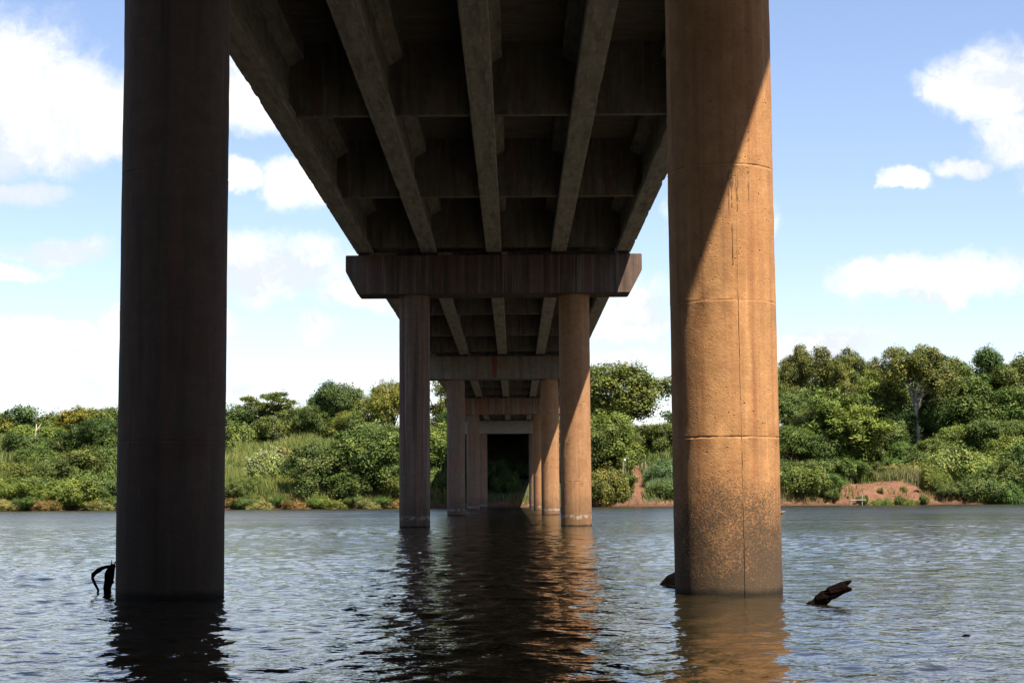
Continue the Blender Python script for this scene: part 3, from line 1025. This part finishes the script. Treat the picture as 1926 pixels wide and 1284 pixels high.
def plant(kind, px, ytop, wpx, depth, tint, label, group=None, seed=None, name=None, flowers=None):
    i = plant_count[0]
    plant_count[0] += 1
    r = np.random.default_rng(500 + i)
    nseed = {'dome': 3, 'round': 4, 'bush': 4, 'layer': 2, 'tall': 3, 'flat': 2, 'twiggy': 2, 'bamboo': 2}[kind]
    sd = (i % nseed) if seed is None else seed
    crown, trunk, H0, W0 = proto(kind, sd)
    P = at(px, ytop, depth)
    gz = float(ground(P[0], P[1]))
    hgt = max(0.35, P[2] - gz)
    sx = wpx * depth / F_PX / W0
    sz = hgt / H0
    if sz > 1.5 * sx:
        sx = sz / 1.5
    sz = max(sz, 0.8 * sx)
    o = empty(name or NAMES[kind], (P[0], P[1], gz + hgt - sz * H0 - 0.05), label, CATS.get(kind, 'tree'), group)
    o.rotation_euler = (0, 0, r.uniform(0, 6.28))
    o.scale = (sx * r.uniform(0.92, 1.08), sx * r.uniform(0.92, 1.08), sz)
    c = link_mesh('crown', crown, None, o)
    j = r.normal(0, 0.06, 3)
    tc_ = TINT[tint]
    c.color = (max(.2, tc_[0] * (1 + j[0] + j[2])), max(.2, tc_[1] * (1 + j[2])), max(.2, tc_[2] * (1 + j[1] + j[2])), 1)
    link_mesh('culms' if kind == 'bamboo' else 'trunk', trunk, None, o)
    if flowers is not None:
        key = ('flowers', kind, sd, flowers.name)
        if key not in PROTO:
            rr = np.random.default_rng(9)
            src = np.empty(len(crown.vertices) * 3, dtype=np.float32)
            crown.vertices.foreach_get('co', src)
            src = src.reshape(-1, 3)
            top = src[src[:, 2] > H0 * 0.42]
            pk = top[rr.choice(len(top), 420)] + np.array([0, 0, 0.12])
            C = np.repeat(pk, 16, 0) + rr.normal(0, 1, (420 * 16, 3)) * np.array([0.2, 0.2, 0.06]) * (W0 / 5)
            v, q = leaf_quads(C, np.tile(np.array([0, 0, 1.0]), (len(C), 1)), 0.07 * W0 / 5, rr, 0.8)
            me = quadmesh('flowers', v, q, False, np.repeat(np.clip(rr.normal(.5, .25, len(C)), 0, 1), 4))
            me.materials.append(flowers)
            PROTO[key] = me
        link_mesh('flowers', PROTO[key], None, o)
    return o


# --- unseen trees added behind the viewpoint to block sky light on the columns
for i in range(54):
    rr = np.random.default_rng(900 + i)
    x = -98 + 7.3 * (i // 2) + rr.uniform(-1.5, 1.5)
    if abs(x) < 9.5:
        continue
    y = rr.uniform(-28, -20) if i % 2 else rr.uniform(-15, -11)
    crown, trunk, H0, W0 = proto('dome' if i % 2 else 'round', i % 3)
    tb = -8.5 - y
    gz = 1.0 + 0.45 * min(max(tb - 4, 0), 22)
    o = empty('leafy_tree', (x, y, gz - 0.5), 'unseen tree added on the near bank to block sky light', 'tree', 'unseen trees added on the near bank to block sky light')
    sc_ = rr.uniform(11, 15) / H0
    o.scale = (sc_, sc_, sc_)
    o.rotation_euler = (0, 0, rr.uniform(0, 6.28))
    link_mesh('crown', crown, None, o)
    link_mesh('trunk', trunk, None, o)

# --- grassy hillside, seen beside and behind the shaded columns
G_HB, G_HS, G_HF = 'trees along the crest of the grassy hillside', 'trees on the grassy hillside', 'shrubs along the foot of the grassy hillside'
L_HB = 'tree in the row along the crest of the grassy hillside'
L_HS = 'tree half way up the grassy hillside'
L_HF = 'shrub low on the red bank below the grassy hillside'
for px, yt, wp, d, t in [(-110, 770, 150, 262, 'mid'), (-30, 772, 130, 262, 'mid'), (40, 768, 95, 258, 'dark'), (95, 773, 100, 260, 'mid'),
                         (185, 764, 110, 258, 'olive'), (225, 770, 100, 262, 'mid'), (300, 765, 130, 262, 'mid'), (370, 765, 120, 264, 'mid'),
                         (440, 768, 110, 262, 'dark'), (475, 760, 90, 266, 'dark'), (580, 768, 100, 262, 'olive'), (555, 772, 80, 266, 'mid'), (5, 790, 100, 254, 'olive'), (70, 800, 90, 252, 'bright')]:
    plant(('round', 'dome', 'tall', 'round', 'twiggy')[plant_count[0] % 5], px, yt + (plant_count[0] * 7) % 11 - 5, wp, d, t, described(L_HB, t, wp), G_HB)
for px, yt, wp, d, t in [(-60, 820, 130, 240, 'mid'), (50, 815, 110, 240, 'mid'), (70, 838, 90, 234, 'deep'), (165, 800, 110, 242, 'dark'), (205, 790, 90, 240, 'dark'),
                         (190, 835, 90, 232, 'mid'), (150, 845, 80, 230, 'olive'), (260, 810, 130, 240, 'mid'), (350, 815, 130, 240, 'mid'),
                         (450, 790, 100, 256, 'olive'), (520, 782, 90, 258, 'mid'), (600, 778, 100, 256, 'olive'), (660, 775, 100, 250, 'olive'), (710, 785, 90, 246, 'mid'), (745, 800, 80, 240, 'olive')]:
    plant(('round', 'bush', 'dome', 'bush')[plant_count[0] % 4], px, yt + (plant_count[0] * 5) % 9 - 4, wp * (0.8 + 0.05 * (plant_count[0] % 7)), d, t, described(L_HS, t, wp), G_HS)
for px, yt, wp, d, t in [(-70, 890, 120, 216, 'mid'), (-10, 900, 100, 218, 'bright'), (35, 905, 80, 214.5, 'bright'), (75, 893, 90, 217, 'mid'), (110, 905, 80, 215, 'bright'), (150, 900, 90, 214.5, 'bright'),
                         (165, 882, 90, 220, 'mid'), (205, 898, 80, 216, 'mid'), (20, 870, 80, 224, 'olive'), (95, 865, 90, 226, 'mid'), (40, 935, 60, 213, 'dry'), (85, 938, 60, 213, 'red'), (200, 938, 60, 213, 'dry'),
                         (270, 890, 120, 217, 'mid'), (360, 895, 120, 217, 'mid'), (445, 905, 60, 215, 'mid'), (475, 898, 60, 217, 'deep'), (440, 935, 50, 213, 'red'),
                         (500, 935, 55, 213, 'dry'), (535, 915, 60, 216, 'dry'), (560, 935, 50, 213, 'red'), (645, 935, 40, 213, 'bright'), (520, 900, 50, 219, 'yellow')]:
    plant('bush', px, yt, wp, d, t, described(L_HF, t, wp), G_HF)
for i, px in enumerate([-40, 8, 52, 98, 128, 176, 214, 250, 300, 350, 400, 432, 466, 492, 528, 556, 600, 632, 668, 690, 716, 742]):
    x_ = at(px, 950, 212)[0]
    t_ = ('mid', 'olive', 'bright', 'red', 'deep', 'dry')[(i * 5) % 6]
    plant('bush', px, 932 + (i * 7) % 14, 34 + (i * 11) % 24, float(shore(x_)) + 0.5 + 0.25 * (i % 3), t_, '%s small shrub hanging over the water edge below the grassy hillside' % WORD[t_], 'small shrubs overhanging the water')
plant('round', 145, 772, 75, 258, 'yellow', 'tree covered in golden yellow blossom on the hillside crest', name='blossoming_tree', flowers=M_flower_yellow)
plant('flat', 493, 745, 70, 262, 'olive', 'lower of two flat-topped trees with tiered branches above the tall grass', seed=0)
plant('flat', 530, 737, 62, 260, 'olive', 'taller of two flat-topped trees with tiered branches above the tall grass', seed=1)
plant('dome', 635, 720, 105, 256, 'dark', 'tallest dark green tree standing behind the tall grass slope')
plant('dome', 585, 762, 80, 254, 'mid', 'rounded green tree at the upper end of the tall grass slope')
plant('round', 690, 748, 80, 254, 'olive', 'olive tree between the dark tall tree and the red-brown capped pier')
plant('dome', 735, 716, 95, 248, 'yellow', 'yellowish tall tree rising right behind the shaded column of the red-brown capped pier')
plant('bush', 503, 851, 52, 220, 'pale', 'shrub covered with creamy white flower heads below the tall grass', name='flowering_shrub', seed=1, flowers=M_flower_white)
plant('bush', 550, 842, 42, 224, 'dry', 'small dry shrub with faded flower heads beside the white flowering shrub', name='flowering_shrub', seed=2)
plant('round', 592, 832, 110, 213.8, 'mid', 'rounded tree at the waterside next to the white flowering shrub')
plant('round', 700, 806, 130, 214.5, 'deep', 'large dense rounded tree leaning over the red bank before the pier')
plant('bush', 655, 890, 90, 213.2, 'mid', 'shrub under the large dense rounded tree at the water edge')
plant('bush', 735, 885, 70, 213.8, 'olive', 'olive shrub on the bare bank beside the shaded pier column')
plant('twiggy', 826, 708, 85, 236, 'yellow', 'pale open-branched tree seen through the gap between shaded pier columns')
plant('round', 832, 800, 80, 228, 'bright', 'bright leafy tree below the open-branched tree between pier columns')
plant('bush', 815, 885, 80, 217, 'mid', 'shrub at the foot of the open-branched tree between pier columns')
for px, yt, wp, d in [(930, 865, 60, 224), (955, 880, 60, 220), (985, 870, 60, 226), (905, 875, 60, 222)]:
    plant('bush', px, yt, wp, d, 'dark', 'shrub in the deep shade under the last bridge span', 'shrubs under the bridge')  # dark tint paints in extra shade under the span
for px, yt, wp, d in [(868, 770, 80, 234), (1052, 775, 80, 232), (860, 760, 120, 250), (1055, 760, 120, 250), (1045, 800, 70, 224), (872, 820, 60, 223)]:
    plant('round', px, yt, wp, d, 'deep', 'tree close beside the last bridge span', 'trees beside the end of the bridge')
# --- around the dirt path
plant('dome', 1148, 687, 185, 246, 'olive', 'big tree with wide domed crown towering over the dirt path', seed=1)
plant('round', 1145, 778, 110, 228, 'bright', 'bright green leafy tree below the big domed tree', seed=2)
plant('round', 1110, 800, 90, 226, 'mid', 'leafy tree behind the sunlit column of the red-brown capped pier')
plant('round', 1198, 800, 70, 242, 'olive', 'olive tree at the top of the dirt path')
plant('bush', 1135, 878, 95, 215, 'olive', 'shrub at the waterside beside the foot of the dirt path')
plant('bush', 1165, 890, 55, 219, 'mid', 'green shrub next to the lone leaning post by the path')
plant('round', 1248, 795, 75, 240, 'mid', 'leafy tree behind the fence posts of the dirt path')
plant('tall', 1275, 772, 70, 246, 'dark', 'dark narrow tree peeping out behind the sunlit column')
plant('bush', 1245, 862, 62, 222, 'blue', 'bluish green shrub behind the row of fence posts')
plant('bush', 1255, 905, 60, 215, 'mid', 'low shrub on the red bank between path and sunlit column')
plant('bush', 1215, 838, 50, 250, 'dark', 'dark shrub where the dirt path disappears uphill')
plant('round', 1330, 790, 120, 240, 'mid', 'leafy tree hidden mostly behind the sunlit column')
plant('bush', 1340, 870, 120, 217, 'mid', 'shrub hidden mostly behind the sunlit column')
plant('round', 1410, 760, 120, 240, 'mid', 'tall leafy tree hidden mostly behind the sunlit column')
plant('bush', 1420, 870, 120, 217, 'olive', 'olive shrub hidden mostly behind the sunlit column')
# --- wooded bank with the bare red slope
plant('layer', 1520, 654, 110, 250, 'brown', 'brownish umbrella-crowned tree beside a paler one on the wooded bank', seed=0)
plant('layer', 1588, 657, 75, 248, 'olive', 'pale green umbrella-crowned tree between two brownish ones', seed=1)
plant('layer', 1645, 676, 90, 252, 'brown', 'smaller brown umbrella-crowned tree next to the biggest one', seed=1)
plant('layer', 1722, 651, 150, 238, 'brown', 'biggest brown umbrella-crowned tree with a pale straight trunk', seed=0)
plant('dome', 1472, 690, 90, 250, 'olive', 'olive tree right behind the edge of the sunlit column')
G_W, L_W = 'trees filling the wooded bank', 'tree filling the middle of the wooded bank'
for px, yt, wp, d, t in [(1480, 735, 100, 240, 'mid'), (1540, 720, 90, 250, 'dark'), (1530, 770, 100, 234, 'mid'), (1490, 800, 100, 228, 'deep'), (1550, 815, 90, 226, 'deep'),
                         (1655, 725, 90, 246, 'bright'), (1625, 745, 80, 240, 'mid'), (1680, 770, 80, 238, 'dark'), (1770, 755, 90, 242, 'dark'), (1800, 720, 80, 252, 'olive'), (1650, 800, 90, 230, 'mid'), (1690, 830, 70, 228, 'deep'),
                         (1760, 822, 80, 230, 'mid'), (1790, 800, 80, 234, 'bright'), (1690, 735, 90, 254, 'dark'), (1610, 700, 70, 256, 'dark'), (1750, 700, 80, 256, 'dark'), (1570, 700, 80, 258, 'dark'), (1855, 790, 90, 232, 'mid'), (1920, 790, 100, 230, 'mid'), (1990, 760, 130, 236, 'mid'), (2060, 740, 140, 240, 'mid')]:
    plant('round' if wp < 100 else 'dome', px, yt, wp, d, t, described(L_W, t, wp), G_W)
for i, (px, yt) in enumerate([(1478, 705), (1505, 690), (1555, 695), (1612, 690), (1668, 698), (1700, 688), (1752, 690), (1785, 702), (1832, 694), (1880, 686), (1935, 690)]):
    plant(('dome', 'tall', 'round')[i % 3], px, yt + (i * 5) % 9, 78, 256 + (i * 3) % 7, 'dark', 'dark tree at the back of the wooded bank behind the umbrella crowns', 'dark trees at the back of the wooded bank')
G_C, L_C = 'creeper-hung trees at the end of the wooded bank', 'tall uneven tree hung with creepers'
for px, yt, wp, d, t in [(1815, 690, 75, 244, 'mid'), (1858, 656, 70, 246, 'deep'), (1890, 690, 90, 242, 'mid'), (1845, 720, 100, 238, 'mid'), (1925, 672, 90, 250, 'olive'), (1900, 730, 90, 236, 'deep'), (1980, 680, 100, 248, 'mid')]:
    plant('tall', px, yt, wp, d, t, described(L_C, t, wp), G_C)
plant('layer', 1795, 676, 70, 256, 'olive', 'slim olive umbrella-crowned tree in the gap beside the creepers', seed=1)
plant('bamboo', 1610, 765, 110, 226, 'bright', 'bright bamboo clump arching down over the bare red slope', seed=0)
plant('bamboo', 1560, 735, 110, 232, 'bright', 'tall bamboo clump standing behind the one over the red slope', seed=1)
plant('bamboo', 1650, 700, 90, 240, 'bright', 'slender bamboo clump in front of the smaller brown tree', seed=1)
G_F, L_F = 'shrubs along the foot of the wooded bank', 'shrub near the water below the wooded bank'
for px, yt, wp, d, t in [(1482, 868, 90, 216, 'mid'), (1512, 880, 100, 212, 'olive'), (1555, 890, 70, 214, 'deep'), (1535, 862, 80, 220, 'mid'), (1560, 918, 36, 211, 'mid'), (1590, 860, 70, 222, 'deep'),
                         (1755, 880, 60, 214, 'bright'), (1785, 905, 50, 211, 'mid'), (1850, 888, 90, 210, 'mid'), (1812, 905, 60, 211, 'mid'), (1890, 865, 80, 214, 'mid'), (1900, 905, 60, 209, 'deep'), (1925, 830, 100, 218, 'mid'), (1960, 870, 110, 212, 'mid'), (2030, 860, 120, 212, 'mid'),
                         (1690, 850, 70, 226, 'deep'), (1720, 845, 80, 226, 'mid'), (1900, 820, 90, 222, 'bright'), (1640, 868, 50, 225, 'olive')]:
    plant('bush', px, yt, wp, d, t, described(L_F, t, wp), G_F)
for px, yt, wp, d, t in [(1775, 842, 90, 218, 'pale'), (1725, 868, 60, 222, 'dry'), (1830, 850, 90, 217, 'pale'), (1680, 872, 50, 224, 'dry')]:
    plant('bush', px, yt, wp, d, t, 'grey-green dry scrub above the bare red slope', 'dry scrub above the red slope')

for px, yt, wp, d, t in [(1645, 938, 12, 207.5, 'bright'), (1668, 936, 15, 208, 'bright'), (1690, 931, 10, 209.5, 'mid'), (1712, 938, 14, 207.5, 'bright'), (1655, 915, 12, 213, 'dry'), (1700, 912, 14, 214, 'dry'), (1738, 930, 14, 208.5, 'mid'), (1622, 930, 12, 209.5, 'mid')]:
    plant('bush', px, yt, wp, d, t, '%s low tuft growing on the bare red slope' % WORD[t], 'tufts on the red slope', name='low_plant')

# --- grass and undergrowth, uncountable
r = np.random.default_rng(77)


def blades(X, Y, hgt, wdt, tone, r):
    n_ = len(X)
    Z = ground(X, Y)
    a = r.uniform(0, 6.28, n_)
    dx, dy = np.cos(a) * wdt, np.sin(a) * wdt
    lx, ly = r.normal(0, 0.22, n_) * hgt, r.normal(0, 0.22, n_) * hgt
    b = np.stack([X, Y, Z - 0.1], 1)
    o = np.stack([dx, dy, np.zeros(n_)], 1)
    mid = b + np.stack([lx * 0.35, ly * 0.35, hgt * 0.62], 1)
    tip = b + np.stack([lx, ly, hgt], 1)
    V = np.stack([b - o * 0.7, b + o * 0.7, mid + o, mid - o, tip + o * 0.12, tip - o * 0.12], 1).reshape(-1, 3)
    i = np.arange(n_) * 6
    Q = np.concatenate([np.stack([i, i + 1, i + 2, i + 3], 1), np.stack([i + 3, i + 2, i + 4, i + 5], 1)])
    return V, Q, np.repeat(tone, 6)


def pxx(px, d=225.0):
    return at(px, 900, d)[0]


def grass_object(name, n_, x0, x1, t0, t1, hlo, hhi, w0, tone_mu, tint, label, keep=None):
    X = r.uniform(x0, x1, n_)
    T = r.uniform(t0, t1, n_)
    Y = shore(X) + T
    ok = bare(X, Y) < r.uniform(*((0.6, 1.3) if name == 'bank_grass' else (0.25, 0.8)), n_)
    ok &= ~((np.abs(X - 0.5) < 8.0) & (T > 2.0))        # nothing grows in the deep shade under the deck
    if keep is not None:
        ok &= keep(X, T)
    X, Y = X[ok], Y[ok]
    patch = 0.5 + 0.25 * np.sin(X * 0.6 + np.sin(Y * 0.5) * 2) + 0.25 * np.sin(X * 0.23 - Y * 0.71)
    h = r.uniform(hlo, hhi, len(X)) * (0.65 + 0.5 * patch)
    tone = np.clip(tone_mu + (patch - 0.5) * 0.5 + r.normal(0, 0.2, len(X)), 0, 1)
    V, Q, T_ = blades(X, Y, h, w0 * r.uniform(0.6, 1.4, len(X)), tone, r)
    o = link_mesh(name, quadmesh(name, V, Q, False, T_), M_grass)
    o.color = tint
    return tag(o, label, 'grass', None, 'stuff')


grass_object('tall_grass', 42000, pxx(405), pxx(660), 4, 34, 1.3, 2.6, 0.035, 0.45, (1.25, 1.3, 0.95, 1), 'tall pale green grass covering the open hillside slope')
grass_object('dry_grass', 16000, pxx(1640), pxx(1930), 6, 22, 1.0, 2.2, 0.04, 0.75, (1.0, 1.0, 1.0, 1), 'dry pale grass above the bare red slope')
grass_object('undergrowth', 90000, -85, 90, 1.5, 42, 0.5, 1.5, 0.06, 0.35, (0.85, 0.95, 0.7, 1), 'mixed green undergrowth covering the far bank')
grass_object('bank_grass', 22000, -85, 90, 0.4, 4.5, 0.3, 1.0, 0.035, 0.65, (1.15, 0.85, 0.75, 1), 'short straw-coloured tufts along the red water edge', lambda X, T: (np.sin(X * 1.3) + np.sin(X * 0.37) > -0.2) & (np.abs(X - path_x(210.0)) > 2.0))
grass_object('path_edge_grass', 5000, pxx(1212), pxx(1275), 3, 16, 0.9, 1.8, 0.035, 0.5, (0.8, 1.05, 1.1, 1), 'bluish tall grass along the fence beside the path')

# ------------------------------------------------------------------ things along the far bank
def post(px, y0, y1, d, lean, label, group='fence posts along the dirt path', rad=0.07):
    P = at(px, y0, d)
    gz = float(ground(P[0], P[1]))
    top = at(px, y1, d)[2]
    h_ = max(0.8, top - gz)
    rr = np.random.default_rng(int(px))
    ts = np.linspace(0, 1, 7)
    pth = [(lean * t + 0.02 * math.sin(5 * t), 0.02 * math.cos(4 * t), -0.3 + (h_ + 0.3) * t) for t in ts]
    v, f = tube(pth, rad * (1.05 - 0.2 * ts), 9, 0.08, True, rr)
    for k in range(9):                       # split, slanting top
        v[-9 + k] = v[-9 + k] + np.array([0, 0, rr.uniform(-0.1, 0.06)])
    return tag(link_mesh('fence_post', pymesh('fence_post', v, f), M_post, None, (P[0], P[1], gz)), label, 'post', group)


post(1171, 912, 868, 222, 0.15, 'lone leaning wooden post on the shrub side of the path', None, 0.085)
post(1207, 880, 851, 236, -0.1, 'highest wooden fence post at the top of the path', rad=0.09)
post(1213, 880, 858, 233, 0.1, 'thin fence post just below the highest one')
post(1215, 892, 866, 229, -0.12, 'thick fence post in the middle of the row by the path', rad=0.09)
post(1219, 905, 872, 225, -0.2, 'lowest leaning fence post by the bluish grass')
# white box on a stake beside the lone post
P = at(1175, 868, 223.5)
gz = float(ground(P[0], P[1]))
sb = empty('stake_with_box', (P[0], P[1], gz), 'small white box on a thin stake behind the lone leaning post', 'marker')
tz = at(1175, 866, 223.5)[2] - gz
v, f = tube([(0, 0, -0.2), (0.01, 0, tz * 0.5), (0, 0, tz)], [0.03, 0.03, 0.03], 8, 0.03)
link_mesh('stake', pymesh('stake', v, f), M_post, sb)
m, n = material('white_paint')
n.out(n.principled(n.mix(n.noise(n.node('ShaderNodeTexCoord').outputs['Object'], 8, 4), (0.45, 0.45, 0.43), (0.5, 0.5, 0.48)), 0.5))
M_white = m
link_mesh('box', box_mesh('box', -0.14, 0.14, -0.1, 0.1, tz - 0.02, tz + 0.26, 0.03), M_white, sb)

# little fishing stand of pale planks at the foot of the red slope
A, B = at(1598, 946, 206.5), at(1628, 945, 206.8)
fs = empty('fishing_stand', ((A[0] + B[0]) / 2, 206.6, 0), 'small pale plank stand on stakes at the foot of the red slope', 'jetty')
wd_ = (B[0] - A[0])
for k in range(2):
    link_mesh('plank', box_mesh('plank', -wd_ / 2, wd_ / 2, -0.3 + k * 0.31, -0.01 + k * 0.31, 0.62, 0.70, 0.012), M_plank, fs)
for sx in (-wd_ / 2 + 0.12, wd_ / 2 - 0.5):
    for sy in (-0.2, 0.2):
        v, f = tube([(sx, sy, -1.6), (sx + 0.01, sy, -0.2), (sx, sy, 0.62 if sx < 0 or sy > 0 else 1.35)], [0.035, 0.04, 0.035], 8, 0.05)
        link_mesh('stake', pymesh('stake', v, f), M_plank, fs)

# forked bleached dead branch on the hillside and a pale root by the water
P = at(67, 815, 246)
gz = float(ground(P[0], P[1]))
db = empty('dead_tree', (P[0], P[1], gz), 'bleached bare forked dead tree above the hillside shrubs', 'dead tree')
zt = at(67, 797, 246)[2] - gz
v, f = tube([(0, 0, -0.3), (-0.1, 0, zt * 0.4), (0.05, 0, zt * 0.62), (0.1, 0.05, zt)], [0.2, 0.16, 0.12, 0.04], 8, 0.08)
link_mesh('trunk', pymesh('trunk', v, f, True), M_deadwood, db)
v, f = tube([(0.03, 0, zt * 0.58), (0.3, 0, zt * 0.78), (0.75, 0.1, zt * 1.0)], [0.11, 0.09, 0.03], 8, 0.08)
link_mesh('branch', pymesh('branch', v, f, True), M_deadwood, db)

P = at(620, 950, 211)
gz = float(ground(P[0], P[1]))
v, f = join(tube([(-0.25, 0, 0.75), (-0.05, 0, 0.45), (0.15, 0, 0.1), (0.3, -0.1, -0.25)], [0.03, 0.07, 0.1, 0.13], 8, 0.15),
            tube([(0.05, 0, 0.3), (0.3, -0.1, 0.35), (0.42, -0.15, 0.1)], [0.06, 0.05, 0.02], 7, 0.15))
tag(link_mesh('stump', pymesh('stump', v, f, True), M_deadwood, None, (P[0], P[1], gz)), 'pale twisted stump on the bank under the rounded waterside tree', 'stump')

# scraps lying on the red slope
for px, py, s, mt, lb in [(1592, 939, 0.28, M_white, 'white scrap of litter beside the plank stand on the red slope'),
                          (1615, 936, 0.2, M_white, 'small pale scrap of litter above the plank stand')]:
    P = at(px, py, 209.5)
    gz = float(ground(P[0], P[1]))
    rr = np.random.default_rng(px)
    bm = bmesh.new()
    bmesh.ops.create_icosphere(bm, subdivisions=2, radius=s)
    for v_ in bm.verts:
        v_.co = Vector((v_.co.x * 1.3, v_.co.y, v_.co.z * 0.45)) * (1 + rr.uniform(-0.35, 0.35))
    me = bpy.data.meshes.new('litter')
    bm.to_mesh(me)
    bm.free()
    tag(link_mesh('litter', me, mt, None, (P[0], P[1], gz + 0.06)), lb, 'litter')

# ------------------------------------------------------------------ driftwood in the river
rr = np.random.default_rng(5)
B = at(205, 1119, 19.4)
sn = empty('driftwood_snag', (B[0], B[1], 0), 'black driftwood snag with a bent branch beside the shaded column', 'driftwood')


def rel(px, py, d=19.4):
    return at(px, py, d) - np.array([B[0], B[1], 0.0])


pts = [rel(204, 1140), rel(203, 1118), rel(202, 1105), rel(205, 1092), rel(206, 1080), rel(210, 1068), rel(214, 1061)]
v, f = tube(pts, [0.045, 0.043, 0.044, 0.052, 0.055, 0.045, 0.025], 12, 0.16, True, rr)
sp_ = [tube([rel(209, 1066), rel(210, 1052)], [0.010, 0.003], 5, 0, True, rr), tube([rel(214, 1064), rel(218, 1054)], [0.012, 0.003], 5, 0, True, rr),
       tube([rel(210, 1096), rel(215, 1093)], [0.02, 0.006], 6, 0.1, True, rr), tube([rel(202, 1090), rel(200, 1075)], [0.02, 0.004], 6, 0.1, True, rr)]
v, f = join((v, f), *sp_)
link_mesh('stump', pymesh('stump', v, f), M_driftwood, sn)
pts = [rel(211, 1063), rel(202, 1065), rel(192, 1068), rel(184, 1073), rel(175, 1080), rel(174, 1087), rel(179, 1098), rel(185, 1109), rel(183, 1118)]
v, f = tube(pts, [0.012, 0.017, 0.024, 0.03, 0.026, 0.019, 0.017, 0.015, 0.014], 10, 0.14, True, rr)
link_mesh('branch', pymesh('branch', v, f), M_driftwood, sn)

D = 16.7
lg = at(1555, 1135, D)


def rel2(px, py, d=D):
    return at(px, py, d) - np.array([lg[0], lg[1], 0.0])


pts = [rel2(1500, 1158, D + .02), rel2(1528, 1140, D), rel2(1540, 1131, D), rel2(1552, 1122, D - .02), rel2(1563, 1115, D - .03), rel2(1574, 1109, D - .04), rel2(1586, 1104, D - .05), rel2(1593, 1101, D - .05)]
main = tube(pts, [0.05, 0.062, 0.066, 0.068, 0.066, 0.063, 0.058, 0.04], 18, 0.09, True, rr)
pr1 = tube([rel2(1570, 1106, D - .04), rel2(1584, 1100, D - .05), rel2(1594, 1095, D - .06), rel2(1601, 1092, D - .06)], [0.04, 0.036, 0.026, 0.012], 9, 0.18, True, rr)
pr2 = tube([rel2(1575, 1113, D - .04), rel2(1590, 1109, D - .05), rel2(1597, 1107, D - .06), rel2(1602, 1107, D - .06)], [0.036, 0.03, 0.024, 0.014], 9, 0.18, True, rr)
pr3 = tube([rel2(1575, 1108, D), rel2(1588, 1103, D), rel2(1594, 1101, D)], [0.05, 0.03, 0.012], 8, 0.2, True, rr)
v, f = join(main, pr1, pr2, pr3)
tag(link_mesh('driftwood_log', pymesh('driftwood_log', v, f), M_logred, None, (lg[0], lg[1], 0)),
    'dark broken log with jagged end sticking slantwise out of the water', 'driftwood')

D = 20.6
lg = at(1255, 1100, D)
pts = [at(1236, 1104, D), at(1246, 1096, D), at(1262, 1087, D), at(1280, 1078, D), at(1300, 1076, D)]
pts = [q - np.array([lg[0], lg[1], 0]) + np.array([0, 0, -0.05]) for q in pts]
v, f = tube(pts, [0.02, 0.06, 0.09, 0.1, 0.07], 14, 0.12, True, rr)
tag(link_mesh('driftwood_log', pymesh('driftwood_log', v, f), M_driftwood, None, (lg[0], lg[1], 0)),
    'black rounded log leaning out of the water against the half sunlit column', 'driftwood')

D = 98.0
lg = at(1470, 966, D)
pts = [at(1455, 970, D), at(1466, 965, D), at(1472, 963, D), at(1478, 961, D)]
v, f = tube([q - np.array([lg[0], lg[1], 0]) for q in pts], [0.13, 0.12, 0.09, 0.02], 9, 0.2, True, rr)
tag(link_mesh('floating_branch', pymesh('floating_branch', v, f), M_paledrift, None, (lg[0], lg[1], 0)),
    'brown broken branch poking from the water behind the half sunlit column', 'driftwood')

D = 12.66
lg = at(1818, 1197, D)
v, f = tube([(-0.035, 0, -0.004), (-0.015, 0.01, 0.0), (0.015, 0, 0.002), (0.035, 0.0, -0.004)], [0.004, 0.009, 0.008, 0.003], 7, 0.2, True, rr)
tag(link_mesh('floating_twig', pymesh('floating_twig', v, f), M_driftwood, None, (lg[0], lg[1], 0.01)),
    'tiny dark twig floating alone on the open rippled water', 'driftwood')
